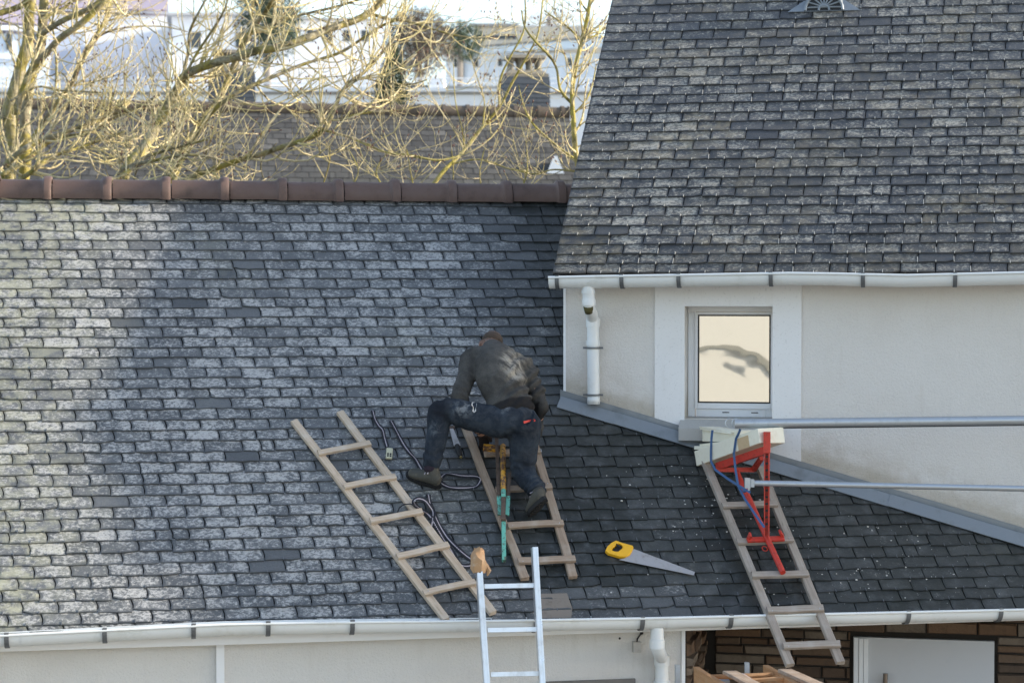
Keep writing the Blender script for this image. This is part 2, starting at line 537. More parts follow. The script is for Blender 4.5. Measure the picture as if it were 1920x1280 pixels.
# ----- repaired patch at the eave
pp = MB()
pp.plate([Pm(1016, 1158, .022), Pm(1013, 1113, .022), Pm(1063, 1112, .022), Pm(1073, 1140, .022), Pm(1071, 1158, .022)], N, .003)
M_patch = stained('patch_sheet', (.20, .17, .14), (.07, .055, .05), .5, .7, 12)
pp.build('patch', M_patch, lroof)
# ----- ridge tiles
ridge_px = [0, 98, 210, 320, 429, 537, 642, 748, 853, 956, 1056, 1160]
ry, rz_ = R0.y, R0.z
def ridge_x(px): return hit(px, 350, V((0, ry, 0)), V((0, 1, 0))).x
xs = [ridge_x(p) for p in ridge_px]
xs = [xs[0] - .42 * k for k in (5, 4, 3, 2, 1)] + xs
for a, b in zip(xs[:-1], xs[1:]):
    m = MB()
    L = b - a
    prof = [(.009, .112), (L * .80, .112), (L * .83, .120), (L * .86, .138), (L * .95, .141), (L * .985, .137), (L, .134)]
    nn = 16
    dz = random.gauss(0, .004)
    vs, fs = [], []
    for (x, r) in prof:
        for k in range(nn + 1):
            t = pi * (-.10 + 1.20 * k / nn)
            vs.append(V((a + x, ry - cos(t) * r * 1.12, rz_ + .012 + dz + sin(t) * r * 1.05)))
        for k in range(nn + 1):
            t = pi * (-.10 + 1.20 * k / nn)
            vs.append(V((a + x, ry - cos(t) * (r - .016) * 1.12, rz_ + .012 + dz + sin(t) * (r - .016) * 1.05)))
    q = 2 * (nn + 1)
    for i in range(len(prof) - 1):
        for k in range(nn):
            fs.append((i * q + k, i * q + k + 1, (i + 1) * q + k + 1, (i + 1) * q + k))
    for i in (0, len(prof) - 1):
        for k in range(nn): fs.append((i * q + k, i * q + k + 1, i * q + nn + 2 + k, i * q + nn + 1 + k))
    for k in (0, nn):
        for i in range(len(prof) - 1): fs.append((i * q + k, (i + 1) * q + k, (i + 1) * q + nn + 1 + k, i * q + nn + 1 + k))
    m.add(vs, fs)
    smooth_angle(m.build('ridge_tile', M_ridge, lroof), 50)
# ----- wall
cornerL = hit(1284, 1230, V((0, WALLY, 0)), V((0, 1, 0))).x
wl = MB()
wz = E0.z + .02
wl.box8([V((UL + E0.x + .2, WALLY, 0)), V((cornerL, WALLY, 0)), V((cornerL, WALLY + .3, 0)), V((UL + E0.x + .2, WALLY + .3, 0)),
         V((UL + E0.x + .2, WALLY, wz)), V((cornerL, WALLY, wz)), V((cornerL, WALLY + .3, wz)), V((UL + E0.x + .2, WALLY + .3, wz))])
# gable end wall out to the left
gx = UL + E0.x + .2
wl.plate([V((gx, WALLY + .31, 0)), V((gx, WALLY + 6.6, 0)), V((gx, WALLY + 6.6, wz)), V((gx, ry, rz_ - .2)), V((gx, WALLY + .31, wz))], XA, .3)
lwall = wl.build('wall', M_plaster_low, low)
fb = MB()      # fascia closing the eave
fb.box(V((E0.x + (UL + UR) / 2, E0.y + .06, E0.z - .055)), XA * ((UR - UL) / 2), V((0, .012, 0)), Z * .045)
fb.build('fascia', M_pvc2, low)
tr = MB()
tp = hit(413, 1235, V((0, WALLY, 0)), V((0, 1, 0)))
tr.box(V((tp.x, WALLY - .012, 1.45)), XA * .025, V((0, .012, 0)), Z * 1.40)
tr.build('trim_strip', M_pvc2, low)
tr = MB()
tr.box(V((cornerL - .012, WALLY - .006, 1.43)), XA * .012, V((0, .006, 0)), Z * 1.41)
tr.build('corner_bead', M_pvc2, low)
# window head in the low wall
wx0 = hit(1010, 1277, V((0, WALLY, 0)), V((0, 1, 0))); wx1 = hit(1190, 1277, V((0, WALLY, 0)), V((0, 1, 0)))
wn = MB()
wn.box(V(((wx0.x + wx1.x) / 2, WALLY - .012, wx0.z - .5)), XA * ((wx1.x - wx0.x) / 2), V((0, .012, 0)), Z * .5)
M_shutter = stained('shutter_grey', (.16, .15, .14), (.1, .1, .09), .6, .3, 5)
wn.build('window_shutter', M_shutter, low)
# ----- gutter
def sweep_gutter(path, out, r, mats, parent, name='gutter'):
    """path = points of the front rim's top; out = unit vector away from the wall"""
    m = MB(); nn = 12
    rows_ = []
    for p in path:
        c = p - out * r
        ring_ = []
        for k in range(nn + 1):
            t = pi * k / nn
            ring_.append(c + out * (cos(t) * r) - Z * (sin(t) * r * 1.08))
        for k in range(nn, -1, -1):
            t = pi * k / nn
            ring_.append(c + out * (cos(t) * (r - .004)) - Z * (sin(t) * (r - .004) * 1.08))
        rows_.append(ring_)
    q = len(rows_[0])
    vs = [v for r_ in rows_ for v in r_]
    fs = []
    for i in range(len(rows_) - 1):
        for k in range(q):
            fs.append((i * q + k, i * q + (k + 1) % q, (i + 1) * q + (k + 1) % q, (i + 1) * q + k))
    fs += [tuple(range(q)), tuple(range((len(rows_) - 1) * q, len(rows_) * q))]
    m.add(vs, fs)
    m.tube([p + out * .003 + Z * .003 for p in path], .0095, 8)
    return smooth_angle(m.build(name, mats, parent), 50)
def gutter_bracket(p, out, along, r, parent):
    m = MB(); nn = 10
    vs, fs = [], []
    for k in range(nn + 1):
        t = -.15 + (pi * .62 + .15) * k / nn
        c = p - out * r
        for (rr, a) in ((r + .003, -1), (r + .003, 1), (r + .009, 1), (r + .009, -1)):
            vs.append(c + out * cos(t) * rr - Z * sin(t) * rr * 1.08 + along * a * .014)
    for k in range(nn):
        for j in range(4): fs.append((k * 4 + j, k * 4 + (j + 1) % 4, k * 4 + 4 + (j + 1) % 4, k * 4 + 4 + j))
    fs += [(0, 1, 2, 3), (nn * 4 + 3, nn * 4 + 2, nn * 4 + 1, nn * 4)]
    m.add(vs, fs)
    m.box(p + Z * .010 - out * .006, along * .014, out * .016, Z * .007)
    return m.build('bracket', M_bracket, parent)
def interp(path_px, x):
    for (x0, y0), (x1, y1) in zip(path_px[:-1], path_px[1:]):
        if x <= x1: return y0 + (y1 - y0) * (x - x0) / (x1 - x0)
    return y1
OUT = V((0, -1, 0))
GR = .072
GY = E0.y - .14
gp = [(-900, 1214), (-300, 1204), (0, 1192), (200, 1182), (420, 1171), (640, 1167), (960, 1164), (1240, 1159), (1480, 1153), (1700, 1148), (1920, 1143), (2300, 1132)]
gpts = [hit(x, y, V((0, GY, 0)), V((0, 1, 0))) for x, y in gp]
lg = sweep_gutter(gpts, OUT, GR, M_pvc, low)
for bx in (12, 196, 363, 503, 661, 1005, 1205, 1371, 1704, 1877, -180):
    gutter_bracket(hit(bx, interp(gp, bx), V((0, GY, 0)), V((0, 1, 0))), OUT, XA, GR, lg)
for bx in (50, 1262):      # joint sleeves
    m = MB()
    p = hit(bx, interp(gp, bx), V((0, GY, 0)), V((0, 1, 0))) - OUT * GR
    vs, fs = [], []
    for k in range(11):
        t = pi * k / 10
        for a in (-1, 1): vs.append(p + OUT * cos(t) * (GR + .003) - Z * sin(t) * (GR + .003) * 1.08 + XA * a * .034)
    fs = [(2 * k, 2 * k + 1, 2 * k + 3, 2 * k + 2) for k in range(10)]
    m.add(vs, fs); m.build('joint_sleeve', M_pvc, lg, smooth=True)
# ----- low downpipe
def pipe(pts, r, parent, name='downpipe', collars=(), mat_=None, collar_mat=None, n=14):
    m = MB()
    m.tube(pts, r, n)
    for (p, d, h, rr) in collars: m.tube([p - d * h, p + d * h], rr, n)
    return smooth_angle(m.build(name, mat_ or M_pvc, parent), 40)
pl = lambda x, y, yy: hit(x, y, V((0, yy, 0)), V((0, 1, 0)))
py0, py1 = GY + GR, WALLY - .055
a_ = pl(1232, 1178, py0); b_ = pl(1232, 1206, py0); c_ = pl(1241, 1234, py1); d_ = pl(1241, 1280, py1)
pipe([a_ + Z * .01, b_, b_ - Z * .02, (b_ * .5 + c_ * .5) - Z * .02 + V((0, -.02, 0)), c_, V((c_.x, c_.y, c_.z - .1)), V((c_.x, c_.y, .1))], .044, low,
     collars=[(b_ + Z * .0, Z, .028, .050), (c_ - Z * .012, Z, .03, .051)])
m = MB(); cp = pl(1241, 1279, py1); m.tube([cp - Z * .012, cp + Z * .012], .056, 14); m.build('pipe_clip', M_pvc, low)
# ----- junction box and its cable
m = MB(); jb = pl(1194, 1212, WALLY - .02)
m.box(jb, XA * .026, V((0, .019, 0)), Z * .034)
bx = m.build('junction_box', stained('box_grey', (.45, .43, .40), (.3, .28, .25), .6, .4, 20), low)
m = MB(); m.tube([jb + Z * .03, pl(1195, 1197, WALLY - .012), pl(1200, 1190, WALLY - .012), pl(1203, 1186, WALLY)], .005, 6)
m.sphere(pl(1203, 1186, WALLY - .008), .012); m.build('cable', M_black, bx)
m = MB(); m.sphere(pl(1162, 1196, WALLY), .008); m.build('drill_hole', M_black, low)

# ================================================================== TALL HOUSE
grime_above_roof(M_plaster, (K0 - V((K0.x + 1, K0.y + 1, 0))).dot(N))
tall = thing('house', (K0.x + 1, K0.y + 1, 0), 'tall house with a steep brownish slate roof and one small square window', 'house')
def WP(a, z, o=0.0): return V((K0.x, K0.y, 0)) + UA * a + Z * z - NB * o     # along the wall, height, out of the wall
def wa(P): return (P - K0).dot(UA)
WTOP = 5.12; WBOT = 2.98; WL = 9.5
o0, o1 = Pw(1284, 574), Pw(1448, 786)
a0, a1 = wa(o0), wa(o1); zt, zb = o0.z, o1.z
t0, t1 = wa(Pw(1228, 600)), wa(Pw(1503, 600)); tb = Pw(1370, 862).z
wm = MB(); TK = .32
def wbox(m, a, b, z0, z1, o_front=0.0, th=TK, mi=0):
    m.box8([WP(a, z0, o_front), WP(b, z0, o_front), WP(b, z0, o_front - th), WP(a, z0, o_front - th),
            WP(a, z1, o_front), WP(b, z1, o_front), WP(b, z1, o_front - th), WP(a, z1, o_front - th)], mi)
wbox(wm, 0, a0, WBOT, WTOP); wbox(wm, a1, WL, WBOT, WTOP); wbox(wm, a0, a1, zt, WTOP); wbox(wm, a0, a1, WBOT, zb)
# gable end and back
RT_S = 5.0                                            # slope length
ridgeW = W0 + SW * RT_S
dep = (ridgeW - K0).dot(NB) * 2 - .0
gz = WTOP + .0
gab = [WP(0, 0, -TK - .002), WP(0, 0, -dep), WP(0, gz, -dep), WP(0, ridgeW.z - .16, -dep / 2), WP(0, gz, -TK - .002)]
wm.plate(gab, UA, .28)
wbox(wm, 0.29, WL, 0, WTOP, -dep + .3, .3)
tw = wm.build('wall', M_plaster, tall)
# smooth surround proud of the plaster
sm = MB(); SP = .012   # proud of the wall
wbox(sm, t0, a0, tb, WTOP - .02, SP, SP - .001); wbox(sm, a1, t1, tb, WTOP - .02, SP, SP - .001)
wbox(sm, a0, a1, zt, WTOP - .02, SP, SP - .001); wbox(sm, a0, a1, tb, zb - .03, SP, SP - .001)
sm.build('window_surround', M_smooth, tall)
m = MB(); wbox(m, -.006, .012, 3.9, WTOP, .005, .006); m.build('corner_bead', M_pvc2, tall)
# window set back in its reveal
wr = MB(); RD = .22
fr0 = a0 + .004; fr1 = a1 - .002
zf1 = zt - .004
wbox(wr, fr0, fr1, zt - .040, zt - .002, -RD + .02, .07)                 # shutter box at the head
win = wr.build('window', M_pvc2, tall)
fm = MB(); FO = -RD
fh = zt - .042
wbox(fm, fr0, fr0 + .050, zb + .002, fh, FO, .06); wbox(fm, fr1 - .055, fr1, zb + .002, fh, FO, .06)
wbox(fm, fr0 + .056, fr1 - .056, zb + .002, zb + .058, FO, .06)
fm.build('frame', M_pvc2, win)
sh = MB(); g0, g1, gzb = fr0 + .052, fr1 - .004, zb + .060
wbox(sh, g0, g0 + .018, gzb, fh - .002, FO + .014, .05); wbox(sh, g1 - .018, g1, gzb, fh - .002, FO + .014, .05)
wbox(sh, g0 + .019, g1 - .019, gzb, gzb + .040, FO + .014, .05); wbox(sh, g0 + .019, g1 - .019, fh - .02, fh - .002, FO + .014, .05)
for f in (.35, .72): wbox(sh, g0 + (g1 - g0) * f, g0 + (g1 - g0) * f + .05, zb + .030, zb + .036, FO + .004, .004, 1)
sh.build('sash', [M_pvc2, M_black], win)
M_seal = mat('glazing_seal', (.02, .018, .015), .6)
gs = MB(); sa0, sa1, sz0, sz1 = g0 + .019, g1 - .019, gzb + .041, fh - .021
wbox(gs, sa0, sa1, sz0, sz0 + .010, FO + .010, .02); wbox(gs, sa0, sa1, sz1 - .010, sz1, FO + .010, .02)
wbox(gs, sa0, sa0 + .010, sz0 + .0105, sz1 - .0105, FO + .010, .02); wbox(gs, sa1 - .010, sa1, sz0 + .0105, sz1 - .0105, FO + .010, .02)
gs.build('seal', M_seal, win)
M_pane = mat('mirror_film_pane', (.93, .91, .85), .015, 1.0)
t = NT(M_pane); co = t.coord(); nz = t.noise(co, 2.2, 2, .5)
edge = t.noise(co, 60, 5, .7)
t.bump(t.math('ADD', nz, t.math('MULTIPLY', edge, .0010)), .35, .007)
gp_ = MB(); wbox(gp_, sa0 + .0105, sa1 - .0105, sz0 + .0105, sz1 - .0105, FO + .003, .006); gp_.build('pane', M_pane, win)
si = MB()
M_sill = plaster('sill_cement', (.42, .41, .39), (.28, .27, .25), .3, 40)
si.box8([WP(a0 - .03, zb - .150, .13), WP(a1 + .03, zb - .150, .13), WP(a1 + .03, zb - .150, -.0), WP(a0 - .03, zb - .150, -.0),
         WP(a0 - .03, zb - .062, .13), WP(a1 + .03, zb - .062, .13), WP(a1 + .03, zb - .005, -.0), WP(a0 - .03, zb - .005, -.0)])
si.box8([WP(a0 + .001, zb - .02, -.002), WP(a1 - .001, zb - .02, -.002), WP(a1 - .001, zb - .02, -RD), WP(a0 + .001, zb - .02, -RD),
         WP(a0 + .001, zb + .0005, -.002), WP(a1 - .001, zb + .0005, -.002), WP(a1 - .001, zb + .0015, -RD), WP(a0 + .001, zb + .0015, -RD)])
si.build('sill', M_sill, win)
# ----- roof
W_U1 = 9.4
rows = [-.03]
while rows[-1] < RT_S: rows.append(rows[-1] + .112 + .046 * clamp(rows[-1] / 4.2))
tw_w = lambda v: .243 + .03 * clamp(v / 4.5)
def tall_fan(i, v): return i * tw_w(RT_S) * (tw_w(v) / tw_w(RT_S)) + .0
def tall_col(u, v):
    lich = clamp(.66 + .14 * g2(u, v, .9, 17) + random.gauss(0, .065))
    if random.random() < .02: lich = .25
    return (clamp(random.gauss(.45, .16)), clamp(.05 + .5 * g2(u, v, 1.2, 31) + .35 * sstep(.9, 0, v)), clamp(.05 + .6 * g2(u, v, 1.6, 3) + .25 * random.random() ** 2), lich)
rb = MB()
q = [W0 - SW * .03, W0 + UA * W_U1 - SW * .03, W0 + UA * W_U1 + SW * RT_S, W0 + SW * RT_S]
rb.add(q, [(0, 1, 2, 3)], 2)
courses(rb, W0, UA, SW, NW, 0, W_U1, rows, tw_w, tall_col, fan=tall_fan, left_edge=0.0, jit=.004, hooks=.16, hookp=.9)
# rear slope and the closed verge
SB = NB * cos(BW) - Z * sin(BW)
rw = W0 + SW * RT_S
rb.box8([rw - Z * .06, rw + UA * W_U1 - Z * .06, rw + UA * W_U1 + SB * RT_S - Z * .06, rw + SB * RT_S - Z * .06,
         rw + Z * .012, rw + UA * W_U1 + Z * .012, rw + UA * W_U1 + SB * RT_S + Z * .012, rw + SB * RT_S + Z * .012], 0, (.5, .2, .1, .5))
rb.box8([W0 + NW * -.02 + UA * .012, W0 + UA * .05 - NW * .02, W0 + UA * .05 - NW * .02 + SW * RT_S, W0 + UA * .012 - NW * .02 + SW * RT_S,
         W0 - NW * .003 + UA * .012, W0 + UA * .05 - NW * .003, W0 + UA * .05 - NW * .003 + SW * RT_S, W0 + UA * .012 - NW * .003 + SW * RT_S], 2)
troof = rb.build('roof', [M_slate2, M_hook, M_dark], tall, col=True)
m = MB()
for k in range(22):
    p = rw + UA * (k * .43)
    m.tube([p + Z * .0, p + UA * .36, p + UA * .38, p + UA * .44], [.09, .09, .105, .105], 14)
smooth_angle(m.build('ridge_capping', M_ridge, troof), 50)
# soffit
m = MB()
m.box8([WP(-.03, WTOP - .012, .22), WP(WL, WTOP - .012, .22), WP(WL, WTOP - .012, .0), WP(-.03, WTOP - .012, .0),
        WP(-.03, WTOP + .0, .22), WP(WL, WTOP + .0, .22), WP(WL, WTOP + .16, .0), WP(-.03, WTOP + .16, .0)])
m.build('soffit', M_pvc2, tall)
# ----- gutter of the tall house
OUTW = -NB
gw = [(1028, 521), (1120, 519), (1250, 517), (1480, 513), (1560, 514), (1650, 516), (1700, 517), (1785, 515), (1920, 512), (2300, 505)]
PG = K0 - NB * .335
gwp = [hit(x, y, PG, NB) for x, y in gw]
tg = sweep_gutter(gwp, OUTW, GR, M_pvc, tall)
for bx in (1044, 1165, 1272, 1445, 1618, 1791, 1960): gutter_bracket(hit(bx, interp(gw, bx), PG, NB), OUTW, UA, GR, tg)
m = MB()
p = hit(1103, interp(gw, 1103), PG, NB) - OUTW * GR
vs = []
for k in range(11):
    t_ = pi * k / 10
    for a in (-1, 1): vs.append(p + OUTW * cos(t_) * (GR + .003) - Z * sin(t_) * (GR + .003) * 1.08 + UA * a * .088)
m.add(vs, [(2 * k, 2 * k + 1, 2 * k + 3, 2 * k + 2) for k in range(10)])
m.build('outlet', M_pvc, tg, smooth=True)
pw = lambda x, y, o: hit(x, y, K0 - NB * o, NB)
go = .335 - GR
A1, A2 = pw(1103, 534, go), pw(1104, 572, go); A3, A4 = pw(1112, 598, .07), pw(1113, 757, .07)
M_mosspipe = stained('mossy_pvc', (.72, .74, .74), (.13, .12, .04), .4, .5, 9, 0, .56, .7)
pd = pipe([A1 + Z * .012, A2, A2 - Z * .018, (A2 * .45 + A3 * .55), A3, A3 - Z * .03, A4], .044, tall,
          collars=[(A1 - Z * .05, Z, .012, .049), (A2 + Z * .02, Z, .022, .050), (pw(1112, 605, .07), Z, .03, .051), (pw(1112, 643, .07), Z, .018, .050)])
m = MB(); m.tube([A2 - Z * .012 + UA * .0 - NB * .028, A2 - Z * .05 + NB * .03 - NB * .03], [.036, .03], 10)
m.build('moss_patch', mat('moss', (.075, .065, .02), .95), pd, smooth=True)
m = MB(); m.tube([pw(1113, 742, .07), pw(1113, 756, .07)], .046, 14, 0); m.build('mossy_mouth', M_mosspipe, pd, smooth=True)
for yy in (652, 740):
    m = MB(); c = pw(1112, yy, .07); m.tube([c - Z * .007, c + Z * .007], .052, 14)
    m.box(c + UA * .058, UA * .014, NB * .012, Z * .007); m.box(c - UA * .058, UA * .014, NB * .012, Z * .007)
    m.build('pipe_clip', M_bracket, tall)
# ----- flashing where the wall meets the low roof
flN = fl.normalized()
acr = NB.cross(Z)                                  # along the wall
def FP(t): return K0 + flN * t
LEN = 4.6
m = MB()
down = -(N.cross(flN)); down = down if down.dot(V((0, -1, -1))) > 0 else -down
segs = [0.0, .42, .46, 1.55, 1.58, 2.75, 2.78, 3.95, 3.98, LEN]
hh = .088
def strip(t0_, t1_, lift):
    # upstand on the wall
    q_ = [FP(t0_) - NB * (.014 + lift), FP(t1_) - NB * (.014 + lift), FP(t1_) - NB * (.014 + lift) + Z * hh, FP(t0_) - NB * (.014 + lift) + Z * hh]
    m.box8([q_[0], q_[1], q_[1] + NB * .012, q_[0] + NB * .012, q_[3], q_[2], q_[2] + NB * .012, q_[3] + NB * .012])
    # apron dressed over the slates
    a_, b_ = FP(t0_) - NB * .016 + N * (.026 + lift), FP(t1_) - NB * .016 + N * (.026 + lift)
    w_ = .092
    m.box8([a_ + down * w_ - N * .006, b_ + down * w_ - N * .006, b_, a_, a_ + down * w_, b_ + down * w_, b_ + N * .03, a_ + N * .03])
ex = -.03
for k, (a, b, lf) in enumerate([(ex, .40, 0), (.395, 1.30, .004), (1.29, 2.42, .001), (2.41, 3.55, .005), (3.54, LEN, .002)]): strip(a, b, lf)
m.build('flashing', M_lead, troof)
# ----- stone clad ground floor under the low roof
M_stone = mat('porch_stone', (.17, .10, .06), .85); t = NT(M_stone); co = t.coord()
R_, G_, B_, A_ = t.attr()
c = t.mix(R_, (.055, .034, .022), (.17, .098, .055)); c = t.mix(t.math('MULTIPLY', G_, .7), c, (.20, .165, .13))
c = t.mix(t.ramp(t.noise(co, 16, 6, .7), .45, .75, 0, .6), c, (.055, .035, .025)); t.color(c); t.bump(t.noise(co, 30, 6, .7), .8, .012)
M_mortar = mat('mortar', (.022, .018, .015), .95)
def stone_wall(m, P, z0, z1, a0_, a1_, nrm, along, holes=None, dz=.015):
    z = z0
    while z < z1:
        h = random.uniform(.045, .105)
        if z + h > z1 - .03: h = z1 - z
        a = a0_
        while a < a1_:
            l = random.uniform(.12, .36); b = min(a + l, a1_)
            if holes:
                for h0, h1, hz in holes:
                    if z < hz - .02:
                        if a < h0 < b: b = h0
                        elif h0 <= a < h1: a = h1; b = min(a + l, a1_)
            if b - a > .02:
                pr = random.uniform(.004, dz * 1.8)
                j = lambda: random.gauss(0, .004)
                x0, x1, y0, y1 = a + .005, b - .005, z + .005, z + h - .005
                back = [P + along * x0 + Z * y0, P + along * x1 + Z * y0, P + along * x1 + Z * y1, P + along * x0 + Z * y1]
                fr = [P + along * (x0 + .008 + j()) + Z * (y0 + .006 + j()) + nrm * pr, P + along * (x1 - .008 + j()) + Z * (y0 + .006 + j()) + nrm * (pr + j()),
                      P + along * (x1 - .008 + j()) + Z * (y1 - .006 + j()) + nrm * pr, P + along * (x0 + .008 + j()) + Z * (y1 - .006 + j()) + nrm * (pr + j())]
                m.box8(back + fr, 0, (random.random(), 1.0 if random.random() < .25 else random.random() * .3, 0, 0))
            a = b
        z += h
sw = MB()
base0 = V((K0.x, K0.y, 0))
rA = wa(hit(1340, 1230, K0, NB))
dA0, dA1 = wa(Pw(1600, 1230)), wa(Pw(1864, 1230)); dz = Pw(1620, 1193).z
wbox(sw, rA - .3, WL, 0, WBOT - .002, -.022, .26, 1)
stone_wall(sw, base0 + NB * .02, .0, WBOT, rA, WL - .1, -NB, UA, holes=[(dA0 - .02, dA1 + .02, dz + .01)])
# the return from the low wall's corner back to it
cr = V((cornerL + .012, WALLY + .02, 0))
rl = (base0 - cr).dot(NB)
sw.box8([cr - UA * .2, cr, cr + NB * rl, cr - UA * .2 + NB * rl] + [p + Z * (WBOT - .2) for p in (cr - UA * .2, cr, cr + NB * rl, cr - UA * .2 + NB * rl)], 1)
stone_wall(sw, cr + NB * .0 + UA * .004, 0, WBOT - .2, 0, rl, UA, NB, dz=.03)
sw.build('stone_wall', [M_stone, M_mortar], tall, col=True)
# door
dm = MB()
wbox(dm, dA0, dA1, .0, dz, .02, .06)
door = dm.build('door', M_door, tall)
dm = MB()
for k in range(3): wbox(dm, dA0 + .006 + .034 * k, dA0 + .036 + .034 * k, .0, dz - .004 - .003 * k, .034 + .006 * (k % 2), .014)
dm.build('frame', M_pvc2, door)
dm = MB(); hx = wa(Pw(1660, 1268)); hz = Pw(1660, 1258).z
dm.tube([WP(hx, hz, .075), WP(hx, hz - .5, .075)], .016, 10); dm.tube([WP(hx, hz - .06, .075), WP(hx, hz - .06, .02)], .010, 8); dm.tube([WP(hx, hz - .44, .075), WP(hx, hz - .44, .02)], .010, 8)
dm.build('handle', stained('bronze_bar', (.22, .18, .15), (.1, .08, .07), .35, .3, 10, .8), door)
# ----- roof vent
rv = MB()
vc = Pr(1545, 22, .015); vu = UA; fz = (Z * .75 - NB * .66).normalized()
vw, vh = .155, .155
out_ = (-NB * .9 + Z * .2).normalized(); upv = (Z - out_ * out_.z).normalized()
pr_out, pr_in = [], []
for k in range(13):
    a = pi * k / 12
    pr_out.append(vc + vu * cos(a) * vw + upv * sin(a) * vh)
rv.plate([p + out_ * .02 for p in pr_out], out_, .004, 1)
n0 = len(pr_out)
vs = [p + out_ * .028 for p in pr_out] + [p + SW * .5 - upv * .0 + NW * (-.0) for p in [vc + vu * cos(pi * k / 12) * vw * 1.0 + NW * sin(pi * k / 12) * .02 for k in range(13)]]
rv.add(vs, [(k, k + 1, n0 + k + 1, n0 + k) for k in range(12)])
for k in range(9):     # fan bars
    a = pi * (k + .5) / 9
    p0 = vc + out_ * .027 + upv * .03; p1 = vc + vu * cos(a) * vw * .97 + upv * sin(a) * vh * .97 + out_ * .027
    rv.tube([p0, p1], .007, 6)
rv.tube([p + out_ * .028 for p in pr_out], .012, 8)
rv.tube([vc + vu * cos(pi * k / 8) * .045 + upv * (sin(pi * k / 8) * .045) + out_ * .027 for k in range(9)], .010, 6)
ap = [vc - vu * .30 - SW * .02 + NW * .012, vc + vu * .30 - SW * .02 + NW * .012, vc + vu * .17 + SW * .14 + NW * .02, vc - vu * .17 + SW * .14 + NW * .02]
rv.plate([p + out_ * .0 for p in ap], NW, .006)
rv.build('roof_vent', [M_lead, M_black], troof)
# satellite dish on the far gable
sd = thing('satellite_dish', at(1133, 88, 17.6), 'white satellite dish peeping out behind the steep roof edge', 'satellite dish')
m = MB(); dc = at(1137, 84, 17.6); dn = (RT * -.93 - FW * .2 + Z * .25).normalized()
e1 = dn.orthogonal().normalized(); e2 = dn.cross(e1)
vs, fs = [dc - dn * .05], []
for j in range(1, 6):
    for k in range(24):
        r = .17 * j / 5; a = 2 * pi * k / 24
        vs.append(dc + e1 * cos(a) * r + e2 * sin(a) * r + dn * (-.05 + .05 * (j / 5) ** 2))
fs = [(0, 1 + k, 1 + (k + 1) % 24) for k in range(24)]
for j in range(4):
    for k in range(24): fs.append((1 + j * 24 + k, 1 + j * 24 + 24 + k, 1 + j * 24 + 24 + (k + 1) % 24, 1 + j * 24 + (k + 1) % 24))
m.add(vs, fs); o_ = m.build('reflector', M_pvc2, sd, smooth=True)
md = o_.modifiers.new('thick', 'SOLIDIFY'); md.thickness = .006
m = MB(); m.tube([dc - dn * .05, dc - dn * .16, dc - dn * .2 - Z * .12 + RT * .12], .02, 8); m.build('arm', M_galv, sd)

# ================================================================== LADDERS AND TOOLS ON THE ROOF
def lerp2(a, b, f): return (a[0] + (b[0] - a[0]) * f, a[1] + (b[1] - a[1]) * f)
def roof_ladder(label, rails, rungs, wood_m, rail_w, rail_t, rung_w, rung_t, h0, group):
    base = Pm(*rails[0][1])
    t = thing('roof_ladder', base, label, 'ladder', group)
    for (a, b) in rails:
        board('rail', Pm(*a, h0), Pm(*b, h0), rail_w, rail_t, N, wood_m, t)
    for (a, b) in rungs:
        A, B = Pm(*a, h0 + rail_t + .001), Pm(*b, h0 + rail_t + .001)
        r = board('rung', A, B, rung_w, rung_t, N, wood_m, t, seg=3)
        d = (B - A).normalized()
        for P in (A + d * .03, B - d * .03):
            m = MB(); m.sphere(P + N * rung_t + S * random.uniform(-.2, .2) * rung_w, .004, 6, 4)
            m.build('nail_head', M_galv, r)
    return t
LG = 'wooden roof ladders laid on the low slate roof'
roof_ladder('pale wooden roof ladder lying slanted on the slates left of the man',
            [((551, 793), (836, 1164)), ((636, 776), (924, 1152))],
            [((597, 852), (694, 833)), ((645, 914), (742, 895)), ((694, 979), (792, 960)), ((744, 1045), (841, 1024)), ((794, 1113), (891, 1092))],
            M_wood1, .052, .030, .046, .024, .024, LG)
lad2 = roof_ladder('brown wooden roof ladder the man kneels on',
            [((866, 788), (984, 1088)), ((986, 788), (1075, 1085))],
            [((908, 853), (1012, 847)), ((930, 920), (1034, 914)), ((952, 987), (1056, 983)), ((971, 1055), (1077, 1050))],
            M_wood2, .058, .030, .050, .026, .024, LG)
m = MB(); p0 = Pm(1009, 845, .06)
for k in range(16):
    a = 2 * pi * k / 16; b = 2 * pi * (k + 1) / 16
    m.tube([p0 + XA * cos(a) * .022 + S * sin(a) * .022 + N * .004, p0 + XA * cos(b) * .022 + S * sin(b) * .022 + N * .004], .004, 5)
m.build('iron_ring', M_galv, lad2)
roof_ladder('grey weathered wooden roof ladder hanging over the gutter with a red bracket on it',
            [((1322, 868), (1481, 1250)), ((1424, 880), (1575, 1245))],
            [((1354, 950), (1456, 946)), ((1381, 1018), (1485, 1013)), ((1409, 1081), (1514, 1077)), ((1438, 1147), (1543, 1142)), ((1468, 1213), (1574, 1209))],
            M_wood3, .056, .032, .050, .026, .085, LG)

